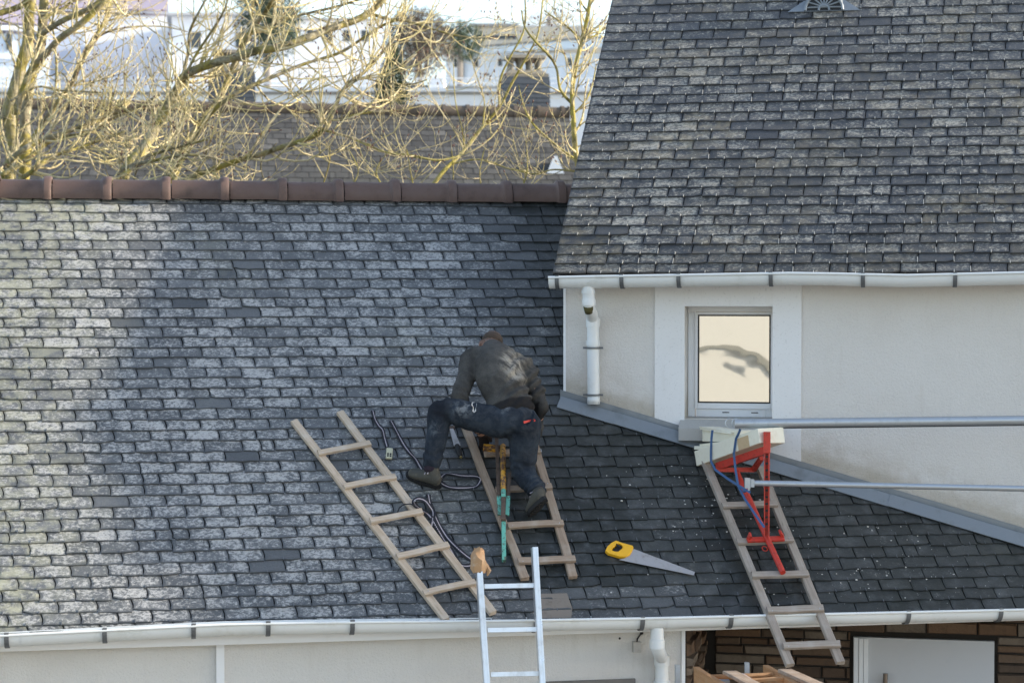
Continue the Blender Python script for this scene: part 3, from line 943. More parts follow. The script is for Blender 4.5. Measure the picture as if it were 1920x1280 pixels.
# ----- aluminium ladder standing against the gutter
def on_lean(x, y, off=0.0):       # the plane of the leaning ladder
    P0 = V((0, GY - GR - .0 - .035 - off, lpz)); NN = V((0, -cos(radians(15)), sin(radians(15))))
    return hit(x, y, P0, NN)
lpz = hit(950, 1166, V((0, GY, 0)), V((0, 1, 0))).z
al = thing('extension_ladder', (on_lean(960, 1280).x, 11.2, 0), 'narrow aluminium ladder leaning on the gutter with brown tape round one top end', 'ladder')
lup = (on_lean(950, 1060) - on_lean(950, 1270)).normalized()
lnn = V((0, -cos(radians(15)), sin(radians(15))))
def stile(a, b):
    A, B = on_lean(*a), on_lean(*b)
    d = (A - B).normalized()
    Bg = B - d * (B.z / d.z)
    m = MB()
    sd = lnn.cross(d).normalized()
    hw, hd = .018, .032
    m.box8([Bg - sd * hw - lnn * hd, Bg + sd * hw - lnn * hd, Bg + sd * hw + lnn * hd, Bg - sd * hw + lnn * hd,
            A - sd * hw - lnn * hd, A + sd * hw - lnn * hd, A + sd * hw + lnn * hd, A - sd * hw + lnn * hd])
    for s_ in (-1, 1):                # pressed ribs on the front face
        m.box8([Bg + sd * (s_ * hw * .55 - .003) + lnn * (hd - .0), Bg + sd * (s_ * hw * .55 + .003) + lnn * hd, Bg + sd * (s_ * hw * .55 + .003) + lnn * (hd + .003), Bg + sd * (s_ * hw * .55 - .003) + lnn * (hd + .003),
                A + sd * (s_ * hw * .55 - .003) + lnn * hd, A + sd * (s_ * hw * .55 + .003) + lnn * hd, A + sd * (s_ * hw * .55 + .003) + lnn * (hd + .003), A + sd * (s_ * hw * .55 - .003) + lnn * (hd + .003)])
    return m.build('stile', M_alu, al), A, d, sd
st1, TA, TD, TS = stile((897, 1050), (912, 1280))
st2, _, _, _ = stile((1002, 1026), (1016, 1280))
rungs_px = [((903, 1099), (1005, 1097)), ((909, 1181), (1011, 1179)), ((915, 1263), (1014, 1261))]
A0, B0 = on_lean(*rungs_px[0][0]), on_lean(*rungs_px[0][1]); A1, B1 = on_lean(*rungs_px[1][0]), on_lean(*rungs_px[1][1])
for k in range(10):
    A = A0 + (A1 - A0) * k; B = B0 + (B1 - B0) * k
    if A.z < .15: break
    m = MB(); d = (B - A).normalized(); u2 = d.cross(lnn)
    m.box((A + B) / 2, d * ((B - A).length / 2 - .016), lnn * .015, u2 * .014)
    m.build('rung', M_alu, al)
m = MB()       # tape wad
random.seed(3)
pts = [TA + TD * (-.075), TA + TD * -.04, TA + TD * 0, TA + TD * .035, TA + TD * .062, TA + TD * .078]
m.tube(pts, [.038, .046, .048, .045, .037, .018], 12)
for k, vv in enumerate(m.v): m.v[k] = tuple(V(vv) + V((random.gauss(0, .005), random.gauss(0, .005), random.gauss(0, .005))))
m.tube([TA + TD * -.03 + TS * -.04, TA + TD * -.07 + TS * -.062, TA + TD * -.10 + TS * -.05], [.02, .017, .004], 6)
smooth_angle(m.build('tape_wrap', M_tape, al), 25)

# ----- handsaw
random.seed(11)
sw_ = thing('handsaw', Pm(1200, 1045), 'handsaw with a yellow handle lying on the dark slates', 'saw')
hS = .026
m = MB()
bl_px = [(1181, 1031), (1189, 1029), (1303, 1072), (1301, 1078), (1160, 1049), (1172, 1046)]
m.plate([Pm(x, y, hS + .012) for x, y in bl_px], N, .002)
m.build('blade', M_blade, sw_)
m = MB()
outer = [(1154, 1017), (1164, 1021), (1186, 1027), (1187, 1031), (1181, 1043), (1173, 1047), (1160, 1047), (1140, 1041), (1134, 1036), (1138, 1028), (1146, 1021), (1150, 1019)]
inner = [(1159, 1023), (1164, 1025), (1167, 1029), (1166, 1032), (1162, 1035), (1158, 1038), (1152, 1038), (1147, 1036), (1146, 1033), (1149, 1030), (1153, 1027), (1155, 1024)]
m.ring([Pm(x, y, hS) for x, y in outer], [Pm(x, y, hS) for x, y in inner], N, .026)
hd = m.build('handle', M_sawy, sw_)
bv = hd.modifiers.new('bevel', 'BEVEL'); bv.width = .005; bv.segments = 2; bv.limit_method = 'ANGLE'
m = MB()
gi = [(1158, 1021), (1165, 1024), (1165, 1030), (1161, 1034), (1152, 1038), (1148, 1036), (1152, 1031), (1157, 1026)]
m.plate([Pm(x, y, hS + .024) for x, y in [(1155, 1019), (1163, 1024), (1163, 1027), (1157, 1024)]], N, .006)
m.plate([Pm(x, y, hS + .006) for x, y in gi], N, .008)
m.build('grip_insert', M_black, sw_)

# ----- webbing straps
def ribbon(name, px, wdt, h, mat_, parent, hz=None, stripe=True, tw=0.0):
    pts = [Pm(x, y, h + (hz[i] if hz else 0)) for i, (x, y) in enumerate(px)]
    fine = []
    n_ = len(pts)
    for i in range(n_ - 1):
        p0, p1, p2, p3 = pts[max(i - 1, 0)], pts[i], pts[i + 1], pts[min(i + 2, n_ - 1)]
        for k in range(6):
            t_ = k / 6
            fine.append(.5 * ((2 * p1) + (p2 - p0) * t_ + (2 * p0 - 5 * p1 + 4 * p2 - p3) * t_ ** 2 + (3 * p1 - p0 - 3 * p2 + p3) * t_ ** 3))
    fine.append(pts[-1])
    def strip_(wd, up_, th):
        m = MB(); vs, fs = [], []
        for i, p in enumerate(fine):
            d = (fine[min(i + 1, len(fine) - 1)] - fine[max(i - 1, 0)]).normalized()
            ph = tw * sin(i * .35) + .25 * sin(i * .13)
            nn_ = (N * cos(ph) + N.cross(d) * sin(ph)).normalized()
            s_ = nn_.cross(d).normalized()
            q_ = p + N * .002
            vs += [q_ - s_ * wd / 2 + nn_ * up_, q_ + s_ * wd / 2 + nn_ * up_, q_ + s_ * wd / 2 + nn_ * (up_ + th), q_ - s_ * wd / 2 + nn_ * (up_ + th)]
        for i in range(len(fine) - 1):
            for k in range(4): fs.append((i * 4 + k, i * 4 + (k + 1) % 4, i * 4 + 4 + (k + 1) % 4, i * 4 + 4 + k))
        fs += [(0, 1, 2, 3), tuple(range(len(vs) - 1, len(vs) - 5, -1))]
        m.add(vs, fs); return m
    o = strip_(wdt, 0, .0022).build(name, mat_, parent)
    if stripe: strip_(wdt * .19, .0023, .0006).build('stripe', M_stripe, o)
    return o
HS = .026
s1 = thing('strap', Pm(700, 776), 'short black webbing strap with a pale buckle above the slanted ladder', 'strap')
ribbon('webbing', [(699, 770), (703, 786), (710, 798), (717, 806), (721, 822), (726, 838)], .032, HS, M_strap, s1, tw=.3)
m = MB(); bd = (Pm(731, 838) - Pm(729, 862)).normalized(); bs = N.cross(bd)
bc = Pm(730, 850, .035)
m.box(bc, bd * .052, bs * .023, N * .009)
bk = m.build('buckle', stained('buckle_beige', (.55, .52, .36), (.3, .28, .18), .5, .3, 20), s1)
bv = bk.modifiers.new('bevel', 'BEVEL'); bv.width = .006; bv.segments = 2
m = MB()
for (i, j) in ((-.032, -.009), (-.032, .009), (-.012, -.009), (-.012, .009)): m.box(bc + bd * i + bs * j + N * .0092, bd * .008, bs * .006, N * .0008)
m.build('slot', M_black, bk)
s2 = thing('strap', Pm(780, 870), 'black strap with a white stripe looping out from under the left shoe', 'strap')
ribbon('webbing', [(733, 789), (744, 810), (756, 832), (768, 849), (779, 861), (790, 879), (803, 897), (815, 905), (824, 899), (831, 891), (840, 888), (866, 892), (890, 893), (900, 897), (899, 905), (890, 913), (866, 915), (845, 914), (832, 909), (825, 904)], .036, HS, M_strap, s2, tw=.3)
s3 = thing('strap', Pm(840, 1000), 'tangled black strap with white stripes lying across the pale ladder', 'strap')
ribbon('webbing', [(803, 927), (805, 940), (809, 952), (815, 966), (824, 985), (839, 1008), (860, 1030), (874, 1042), (885, 1050), (888, 1057), (878, 1061), (866, 1060), (856, 1050), (846, 1032), (832, 1012), (818, 988), (806, 968), (792, 957), (780, 948), (777, 939), (786, 935), (797, 939), (806, 950), (812, 960), (811, 974), (809, 987)], .036, HS + .004, M_strap, s3, tw=.35,
       hz=[0] * 12 + [.004] * 6 + [.03, .06, .06, .05, .03, .01, .006, .004])
m = MB()
m.tube([Pm(x, y, .03 + .05 * sin(pi * i / 6)) for i, (x, y) in enumerate([(745, 961), (749, 951), (758, 945), (770, 944), (782, 951), (796, 957), (806, 963)])], .004, 6)
m.build('cord', M_strap, s3)

# ----- slater's hammer beside the knee
hm = thing('slate_hammer', Pm(850, 830), "grey slater's tool with a tapering blade lying behind the man's left shin", 'hammer')
m = MB()
A, B = Pm(846, 803, .04), Pm(864, 856, .035); d = (B - A).normalized(); sd_ = N.cross(d)
L = (B - A).length
m.plate([A - sd_ * .012, A + sd_ * .012, A + d * L * .62 + sd_ * .024, A + d * L * .62 - sd_ * .024], N, .006)
m.build('blade', M_blade, hm)
m = MB(); m.tube([A + d * L * .60, A + d * L * .8, A + d * L * .97, A + d * L], [.018, .020, .017, .009], 10); m.build('handle', M_black, hm, smooth=True)
m = MB(); m.tube([A + d * L * .96, A + d * L * 1.03], [.008, .010], 8); m.build('ferrule', stained('brass', (.5, .38, .15), (.2, .15, .08), .35, .4, 15, .8), hm)
m = MB(); q0 = Pm(838, 802, .04); m.box(q0, XA * .055, S * .012, N * .008); m.build('head', M_rust, hm)

# ----- folded yellow and green bracket on the worker's ladder
fb_ = thing('roof_bracket', Pm(945, 980), 'rusty yellow and green folded bracket hooked on the ladder under the man', 'roof bracket', 'steel roof brackets')
def sq(m, A, B, w_, t_, mi=0):
    d = (B - A).normalized(); s_ = N.cross(d).normalized(); n_ = d.cross(s_)
    m.box((A + B) / 2 , d * ((B - A).length / 2), s_ * (w_ / 2), n_ * (t_ / 2), mi)
HB = .12
m = MB(); m.tube([Pm(943, 836, HB), Pm(944, 918, HB)], .019, 12); m.sphere(Pm(943, 836, HB), .019, 12, 6); m.build('yellow_tube', M_yel, fb_, smooth=True)
m = MB(); m.tube([Pm(944, 917, HB - .002), Pm(944, 932, HB - .002)], .017, 10); m.build('green_tube', M_grn, fb_, smooth=True)
m = MB(); sq(m, Pm(944, 978, HB - .03), Pm(945, 1051, .05), .026, .03); m.build('green_bar', M_grn, fb_)
m = MB(); sq(m, Pm(944, 931, HB - .01), Pm(943, 974, HB - .02), .03, .03); m.tube([Pm(939, 972, HB - .005), Pm(948, 972, HB - .005)], .018, 8); m.build('rusty_clamp', M_rust, fb_)
m = MB(); sq(m, Pm(906, 839, .09), Pm(937, 842, .09), .052, .03); m.build('cross_piece', M_yel, fb_)
m = MB(); sq(m, Pm(931, 818, HB), Pm(935, 928, HB - .02), .024, .010); m.build('side_arm', M_rust, fb_)
m = MB(); sq(m, Pm(935, 929, HB - .02), Pm(937, 965, HB - .03), .026, .012); m.build('green_arm', M_grn, fb_)
m = MB(); sq(m, Pm(955, 886, HB), Pm(953, 929, HB - .02), .022, .010); m.build('side_arm', M_rust, fb_)
m = MB(); sq(m, Pm(953, 930, HB - .02), Pm(951, 966, HB - .03), .026, .012); m.build('green_arm', M_grn, fb_)

# ----- red bracket on the grey ladder
rd = thing('roof_bracket', Pm(1440, 1020), 'bright red triangular roof bracket clamped on the grey ladder', 'roof bracket', 'steel roof brackets')
HR = .15
RB0, RB1 = Pm(1379, 880, HR), Pm(1468, 1073, HR + .02)
RBm = Pm(1438, 1008, HR + .01)
m = MB(); m.tube([RB0, RBm, RB1], .020, 12); smooth_angle(m.build('base_tube', M_red, rd), 40)
pt = RBm + Z * .02 - NB * .03
topz = .0
for _ in range(60):
    topz += .015
    q_ = pt + Z * topz
    d_ = q_ - CAM
    if 640 - FPX * d_.dot(UP) / d_.dot(FW) < 815: break
ptop = pt + Z * topz
m = MB()
for s_ in (-1, 1): m.box((pt + ptop) / 2 + UA * s_ * .014, UA * .004, NB * .018, Z * (topz / 2))
m.box((pt + ptop) / 2 + NB * .014, UA * .012, NB * .004, Z * (topz / 2))
for k in range(12): m.box(pt + Z * (.08 + k * .045) - NB * .0185, UA * .009, NB * .001, Z * .007, 1)
m.build('post', [M_red, M_black], rd)
arm0 = Pm(1346, 874, .16); armt = ptop - Z * .10
m = MB()
def bar(m, A, B, w_, t_, upv_, mi=0):
    d = (B - A).normalized(); s_ = upv_.cross(d).normalized(); n_ = d.cross(s_)
    m.box((A + B) / 2, d * ((B - A).length / 2), s_ * (w_ / 2), n_ * (t_ / 2), mi)
bar(m, arm0, armt, .035, .05, Z); m.build('arm', M_red, rd)
m = MB(); strut0 = Pm(1346, 880, .16); strut1 = Pm(1413, 880, .16); bar(m, strut0, strut1, .03, .03, Z); bar(m, strut1, strut1 + (armt - strut1) * .6, .03, .03, Z); m.build('strut', M_red, rd)
m = MB(); bar(m, armt - Z * .02, ptop + Z * .02, .045, .05, NB); m.build('socket', M_red, rd)
m = MB()
bar(m, Pm(1401, 1012, .155), Pm(1470, 1009, .155), .04, .014, N)
for px_ in ((1404, 1009), (1468, 1004)): bar(m, Pm(*px_, .155), Pm(px_[0] + (3 if px_[0] < 1440 else -6), px_[1] - 8, .20), .034, .014, XA)
m.build('hook_plate', M_red, rd)
m = MB(); c_ = Pm(1434, 1028, .12)
for k in range(14):
    a, b = 2 * pi * k / 14, 2 * pi * (k + 1) / 14
    m.tube([c_ + XA * .018 * cos(a) + S * .022 * sin(a), c_ + XA * .018 * cos(b) + S * .022 * sin(b)], .004, 5)
m.build('ring', M_red, rd)
# ----- cream boards strapped on it
random.seed(21)
adir = (armt - arm0).normalized()
bside = adir.cross(Z).normalized()
if bside.dot(FW) < 0: bside = -bside
bup = bside.cross(adir); bup = bup if bup.z > 0 else -bup
up0 = .030
L0 = (armt - arm0).length
cb = thing('board_stack', arm0 + bup * .05, 'cream painted boards strapped on top of the red bracket', 'boards')
A = arm0 - adir * .195 + bup * (up0 + .012) - bside * .05
def bx(m, A, L, hgt, dep, rag=.0):
    f = [A, A + adir * L, A + adir * L + bside * dep, A + bside * dep]
    vs = f + [p + bup * hgt for p in f]
    vs = [V(p) + V([random.gauss(0, rag) for _ in range(3)]) for p in vs]
    m.box8(vs)
m = MB(); bx(m, A, L0 + .20, .104, .20, .003); lowb = m.build('board', M_cream, cb)
bv = lowb.modifiers.new('bevel', 'BEVEL'); bv.width = .004; bv.segments = 2
m = MB(); bx(m, A + adir * (L0 * .74 + .1) - bside * .0035 + bup * .004, L0 * .22, .08, .003); m.build('bare_patch', stained('bare_board', (.55, .40, .24), (.40, .30, .18), .7, .5, 18), lowb)
A2 = A + bup * .109 - adir * .01
hzv = (adir - Z * adir.z).normalized()
def bx2(m, A, L, hgt, dep, slope=0.0, rag=.004):
    dd = (hzv + Z * slope).normalized()
    f = [A, A + dd * L, A + dd * L + bside * dep, A + bside * dep]
    vs = f + [p + Z * hgt for p in f]
    m.box8([V(p) + V([random.gauss(0, rag) for _ in range(3)]) for p in vs])
m = MB(); bx2(m, A2 + bside * .05 + Z * .02, .44, .028, .2, .13); bx2(m, A2 + bside * .075 + Z * .07, .45, .075, .2, .04); m.build('board', M_cream, cb)
m = MB(); bx2(m, A2 - adir * .01 + Z * .005 + bside * .01, .24, .022, .12, .12); m.build('splinter_board', M_cream, cb)
m = MB(); bx2(m, A2 + bside * .05 + Z * .145, .40, .022, .16, -.01); m.build('board', M_cream, cb)
def flat_strap(name, pts, wdt, mat_, parent, nrm):
    m = MB(); vs, fs = [], []
    for i, p in enumerate(pts):
        d = (pts[min(i + 1, len(pts) - 1)] - pts[max(i - 1, 0)]).normalized()
        s_ = d.cross(nrm).normalized() * wdt / 2; n_ = s_.cross(d).normalized() * .0015
        vs += [p - s_ - n_, p + s_ - n_, p + s_ + n_, p - s_ + n_]
    for i in range(len(pts) - 1):
        for k in range(4): fs.append((i * 4 + k, i * 4 + (k + 1) % 4, i * 4 + 4 + (k + 1) % 4, i * 4 + 4 + k))
    fs += [(0, 1, 2, 3), tuple(range(len(vs) - 1, len(vs) - 5, -1))]
    m.add(vs, fs); return m.build(name, mat_, parent)
bs_ = thing('lashing_strap', arm0 - bside * .06, 'blue webbing lashing that ties the cream boards to the red bracket', 'strap')
zb_ = (arm0 - CAM).dot(FW)
front = lambda x, y, dz_=0.0: hit(x, y, A - bside * .014, bside) + bside * max(0, dz_)
flat_strap('loop', [front(1336, 806), front(1335, 812), front(1334, 822, -.012), front(1333, 845, -.03), front(1333, 864, -.04), front(1341, 880, -.02), front(1363, 896, -.05), front(1385, 910, -.1), front(1407, 923, -.1)], .016, M_blue, bs_, -FW)
flat_strap('loop', [front(1388, 804), front(1386, 810), front(1380, 822, -.08), front(1376, 850, -.10), front(1379, 880, -.1), front(1384, 910, -.11), front(1396, 934, -.13), front(1412, 958, -.2), front(1433, 988, -.3)], .016, M_blue, bs_, -FW)
m = MB(); c_ = front(1396, 919, -.115); m.sphere(c_, .016, 8, 6); m.build('knot', M_blue, bs_, smooth=True)

# ----- scaffold tubes
p0 = at(1378, 794, 13.0); p1 = at(1920, 787.5, 12.75); d = (p1 - p0).normalized()
sc1 = thing('scaffold_tube', p0, 'thick galvanised guard rail tube crossing the wall just under the window', 'scaffold tube', 'scaffold tubes')
m = MB(); m.tube([p0, p0 + d * 2.8], .032, 16); smooth_angle(m.build('tube', M_galv, sc1), 40)
m = MB()
for k in (0, 1):
    o_ = p0 + d * (.006 + k * -.045) + Z * .004
    m.tube([o_ + V((-.0 - .026 * sin(t_), 0, .030 * cos(t_))) - FW * .0 for t_ in [pi * i / 8 - .4 for i in range(9)]] , .004, 6)
m.build('wire_hook', M_galv, sc1)
m = MB(); bar(m, p0 + d * .3 - Z * .032, p0 + d * 2.8 - Z * .032, .01, .004, FW); m.build('seam', M_black, sc1)
p0 = at(1404, 905, 12.75); p1 = at(1920, 915.5, 12.3); d = (p1 - p0).normalized()
sc2 = thing('scaffold_tube', p0, 'thin galvanised tube ending in a coupler behind the red post', 'scaffold tube', 'scaffold tubes')
m = MB(); m.tube([p0, p0 + d * 2.6], .0195, 14); smooth_angle(m.build('tube', M_galv, sc2), 40)
m = MB(); m.box(p0 + d * -.01, d * .018, Z * .034, FW * .024); m.box(p0 + d * .022, d * .012, Z * .026, FW * .026); m.tube([p0 + Z * .034, p0 - Z * .05], .008, 6); m.build('coupler', M_galv, sc2)

# ----- plaster crumbs on the dark slates
random.seed(5)
m = MB()
for k in range(420):
    if k < 120: x, y = random.gauss(1330, 60), random.gauss(925, 45)
    elif k < 240: x, y = random.gauss(1660, 120), random.gauss(1050, 60)
    else: x, y = random.uniform(1130, 1910), random.uniform(880, 1140)
    P = Pm(x, y, .024)
    if wing_in(P, -.2) or y > 1142 or y < 800: continue
    r = .0018 + .0055 * random.random() ** 3
    m.sphere(P, r, 5, 3, (XA * r * random.uniform(.7, 1.6), S * r, N * r * .5))
tag(m.build('plaster_crumbs', mat('crumb_white', (.62, .60, .56), .9)), 'small white plaster crumbs scattered on the dark slates round the grey ladder', 'debris', kind='stuff')

# ----- pine trestle below the gutter
random.seed(8)
zt_ = 11.4
ts = thing('trestle', V((at(1400, 1270, zt_).x, at(1400, 1270, zt_).y, 0)), 'pale pine trestle with loose boards on top below the porch', 'trestle')
def tb(nm, a, b, w_, th, za=0, zb2=0, mt=M_wood4):
    A_, B_ = at(*a, zt_ + za), at(*b, zt_ + zb2)
    return board(nm, A_, B_, w_, th, Z, mt, ts, seg=3)
# two tall sides, each a ladder-like frame standing on the ground
for (a, b) in (((1306, 1256), (1372, 1296)), ((1437, 1252), (1500, 1290))):
    A_, B_ = at(*a, zt_ + .55), at(*b, zt_ - .35)
    s_ = board('side_rail', A_ - Z * .09, B_ - Z * .09, .035, .11, Z, M_wood4, ts, seg=3)
    m = MB(); d = (B_ - A_).normalized(); c_ = A_ + d * .12 - Z * .03
    m.box(c_, d * .014, d.cross(Z).normalized() * .021, Z * .058); m.build('metal_strap', M_galv, s_)
    for q_ in (A_, B_): board('leg', V((q_.x, q_.y, 0)) + d * (.0), q_ - Z * .092, .07, .035, RT, M_wood4, ts, seg=4)
m = MB(); m.tube([at(1332, 1269, zt_ + .25), at(1448, 1265, zt_ + .25)], .017, 12); m.build('dowel', M_wood4, ts, smooth=True)
tb('cross_bar', (1392, 1279), (1482, 1274), .04, .02, .0, .0)
m = MB(); m.tube([at(1392, 1264, zt_ + .1), at(1410, 1275, zt_ + .0)], .010, 8); m.build('cord', M_stripe, ts)
for k, (a, b) in enumerate((((1368, 1263), (1420, 1290)), ((1472, 1260), (1540, 1290)))):
    A_, B_ = at(*a, zt_ + .22), at(*b, zt_ - .5)
    o_ = board('plank', A_, B_, .085, .022, Z, M_wood2, ts, seg=3)
m = MB(); q_ = at(1358, 1277, zt_); m.box(q_, RT * .03, FW * .03, Z * .01); m.build('metal_plate', M_lead, ts)

# ================================================================== THE ROOFER
random.seed(4)
def ring_pts(c, sx, sy, n=18):
    return [c + sx * cos(2 * pi * k / n) + sy * sin(2 * pi * k / n) for k in range(n)]
def loft(m, rings):
    """rings: (centre, axis_x, axis_y); closed with a small dome at both ends"""
    n = 18; vs = []
    first, last = rings[0], rings[-1]
    d0 = (rings[0][0] - rings[1][0]).normalized(); d1 = (rings[-1][0] - rings[-2][0]).normalized()
    def dome(r, d, rev):
        rr = min(r[1].length, r[2].length)
        out = [(r[0] + d * rr * .55 * f, r[1] * g_, r[2] * g_) for f, g_ in ((.5, .87), (.87, .5), (.98, .15))]
        return out[::-1] if rev else out
    allr = dome(first, d0, True) + list(rings) + dome(last, d1, False)
    for (c, a, b) in allr: vs += ring_pts(c, a, b, n)
    fs = []
    for i in range(len(allr) - 1):
        for k in range(n): fs.append((i * n + k, i * n + (k + 1) % n, (i + 1) * n + (k + 1) % n, (i + 1) * n + k))
    fs += [tuple(range(n - 1, -1, -1)), tuple(range((len(allr) - 1) * n, len(allr) * n))]
    m.add(vs, fs)
def limbl(m, pts, side=None, flat=1.0):
    """pts: (point, radius) or (point, rx, ry) with rx along the side vector"""
    P = [V(p[0]) for p in pts]
    fine = []
    n = len(P)
    rad = [(p[1], p[2] if len(p) > 2 else p[1] * flat) for p in pts]
    for i in range(n - 1):
        p0, p1, p2, p3 = P[max(i - 1, 0)], P[i], P[i + 1], P[min(i + 2, n - 1)]
        for k in range(5):
            t_ = k / 5
            q = .5 * ((2 * p1) + (p2 - p0) * t_ + (2 * p0 - 5 * p1 + 4 * p2 - p3) * t_ ** 2 + (3 * p1 - p0 - 3 * p2 + p3) * t_ ** 3)
            fine.append((q, rad[i][0] + (rad[i + 1][0] - rad[i][0]) * t_, rad[i][1] + (rad[i + 1][1] - rad[i][1]) * t_))
    fine.append((P[-1], *rad[-1]))
    rings = []
    for i, (q, rx, ry) in enumerate(fine):
        d = (fine[min(i + 1, len(fine) - 1)][0] - fine[max(i - 1, 0)][0]).normalized()
        s_ = side if side is not None else XA
        a = (s_ - d * s_.dot(d))
        a = a.normalized() if a.length > .05 else d.orthogonal().normalized()
        b = d.cross(a)
        rings.append((q, a * rx, b * ry))
    loft(m, rings)
def remesh(m, name, mats, parent, vox=.012, smooth=6, post=None, disp=None):
    o = m.build(name, mats, None)
    r = o.modifiers.new('r', 'REMESH'); r.mode = 'VOXEL'; r.voxel_size = vox
    s_ = o.modifiers.new('s', 'SMOOTH'); s_.factor = .5; s_.iterations = smooth
    dg = bpy.context.evaluated_depsgraph_get()
    me = bpy.data.meshes.new_from_object(o.evaluated_get(dg))
    bpy.data.objects.remove(o)
    if post:
        co = np.empty(len(me.vertices) * 3); me.vertices.foreach_get('co', co); co = co.reshape(-1, 3)
        nr = np.empty(len(me.vertices) * 3); me.vertex_normals.foreach_get('vector', nr) if hasattr(me, 'vertex_normals') else me.vertices.foreach_get('normal', nr)
        nr = nr.reshape(-1, 3)
        for i in range(len(co)):
            co[i] += nr[i] * post(V(co[i]), V(nr[i]))
        me.vertices.foreach_set('co', co.ravel())
    o0 = origin(parent)
    me.transform(Matrix.Translation(-o0))
    me.polygons.foreach_set('use_smooth', [True] * len(me.polygons))
    me.update(); me.name = name
    if not me.materials:
        me.materials.append(mats)
    o = bpy.data.objects.new(name, me); COL.objects.link(o); o.parent = parent
    return o
man = thing('person', Pm(985, 900), 'roofer in a grey sweater and dark trousers bending over, one knee on a ladder', 'person')
# joints: pixel and height above the slates
pelv = Pm(958, 788, .44); waist = Pm(954, 752, .50); chest = Pm(938, 706, .58); upper = Pm(931, 674, .62); neck = Pm(922, 652, .62)
shL, shR = Pm(886, 670, .58), Pm(982, 689, .58)
elL, haL = Pm(862, 748, .46), Pm(903, 812, .17)
elR, haR = Pm(1011, 752, .44), Pm(1003, 818, .17)
hipL, hipR = Pm(935, 790, .43), Pm(984, 796, .43)
knL, anL = Pm(828, 769, .41), Pm(810, 868, .165)
knR, anR = Pm(980, 884, .145), Pm(1010, 924, .16)
side = (shR - shL).normalized()
head = Pm(922, 650, .50)
hdir = (head - neck).normalized()
M_skin = stained('skin', (.42, .23, .165), (.30, .15, .11), .55, .4, 18)
t = NT(M_skin); prev = t.b.inputs['Base Color'].links[0].from_socket; R_, G_, B_, A_ = t.attr('stubble')
t.color(t.mix(t.math('MULTIPLY', R_, t.ramp(t.noise(t.coord(), 150, 3, .7), .3, .6, .55, 1)), prev, (.06, .038, .026)))
# --- body: one continuous skin surface under the clothes
m = MB()
sh = lambda p: p
limbl(m, [(pelv, .13, .09), (waist, .125, .08), (chest, .15, .09), (upper, .13, .085), (neck, .056, .056), (head - hdir * .03, .056, .058)], side)
# head: skull, face, ears
hs = side
hd_ = V((hdir.x, hdir.y, 0)).normalized()
hup = (Z * .55 + hd_ * .45 + hs * .0); hup = (hup - hs * hup.dot(hs)).normalized()     # crown direction, bent forward
hfw = hs.cross(hup).normalized()
if hfw.dot(V((0, 1, -.3))) < 0: hfw = -hfw
hc = Pm(922, 646, .56)
limbl(m, [(hc - hup * .085 + hfw * .03, .052, .06), (hc - hup * .04 + hfw * .02, .066, .082), (hc + hup * .01, .074, .092), (hc + hup * .055 - hfw * .005, .064, .08)], hs)
m.sphere(hc + hfw * .105 - hup * .02, .018, 8, 6)                   # nose
m.sphere(hc + hfw * .088 - hup * .075, .022, 8, 6)                   # chin
for s_ in (-1, 1): m.sphere(hc + hs * s_ * .080 - hup * .015 - hfw * .008, .02, 8, 6, (hs * .010, hfw * .020, hup * .032))
limbl(m, [(shL, .05), (elL, .036), (haL, .03)]); limbl(m, [(shR, .05), (elR, .036), (haR, .03)])
limbl(m, [(chest + (upper - chest) * .8, .08), (shL, .055)]); limbl(m, [(chest + (upper - chest) * .8, .08), (shR, .055)])
limbl(m, [(pelv, .10), (hipL, .08), (hipL + (knL - hipL) * .5, .06), (knL, .045), (knL + (anL - knL) * .35, .042), (knL + (anL - knL) * .75, .038), (anL, .036), (anL + (anL - knL).normalized() * .04, .036)])
limbl(m, [(pelv, .10), (hipR, .08), (hipR + (knR - hipR) * .5, .06), (knR, .045), (knR + (anR - knR) * .55, .04), (anR, .036), (anR + (anR - knR).normalized() * .03, .036)])
# hands: palm, four bent fingers and a thumb closed on the work
def hand(m, wrist, elbow, gr, sgn):
    d = (wrist - elbow).normalized()
    d = (d * .6 - N * .5 + S * .35).normalized()
    s_ = (side - d * side.dot(d)).normalized(); n_ = d.cross(s_)
    pc = wrist + d * .045
    limbl(m, [(wrist, .030 + gr, .024 + gr), (pc, .040 + gr, .018 + gr), (wrist + d * .085, .038 + gr, .015 + gr)], s_)
    for i, L in enumerate((.070, .080, .075, .058)):
        b = wrist + d * .085 + s_ * (-.028 + .019 * i)
        cu = -n_ if n_.dot(N) > 0 else n_
        limbl(m, [(b, .0095 + gr), (b + d * L * .45 + cu * .008, .009 + gr), (b + d * L * .75 + cu * .03, .0085 + gr), (b + d * L * .78 + cu * .052, .0075 + gr)], s_)
    b = wrist + d * .02 + s_ * .030 * sgn
    limbl(m, [(b, .013 + gr), (b + d * .03 + s_ * .022 * sgn, .0115 + gr), (b + d * .06 + s_ * .026 * sgn - N * .015, .009 + gr)], s_)
hand(m, haL, elL, 0, 1); hand(m, haR, elR, 0, -1)
bod = remesh(m, 'body', M_skin, man, .0055, 3)
at_ = bod.data.color_attributes.new('stubble', 'FLOAT_COLOR', 'POINT'); cols = []
for v in bod.data.vertices:
    p = v.co + origin(man) - hc; k = sstep(-.075, .02, p.dot(hup) - p.dot(hfw) * .35) * (1 if p.length < .14 else 0)
    cols += [k * sstep(.075, .02, p.dot(hfw)), 0, 0, 1]
at_.data.foreach_set('color', cols)
M_glove = stained('dark_glove', (.022, .016, .018), (.07, .05, .045), .85, .6, 30)
for (h_, e_, s_) in ((haL, elL, 1), (haR, elR, -1)):
    m = MB(); hand(m, h_, e_, .0022, s_); remesh(m, 'glove', M_glove, man, .005, 2)
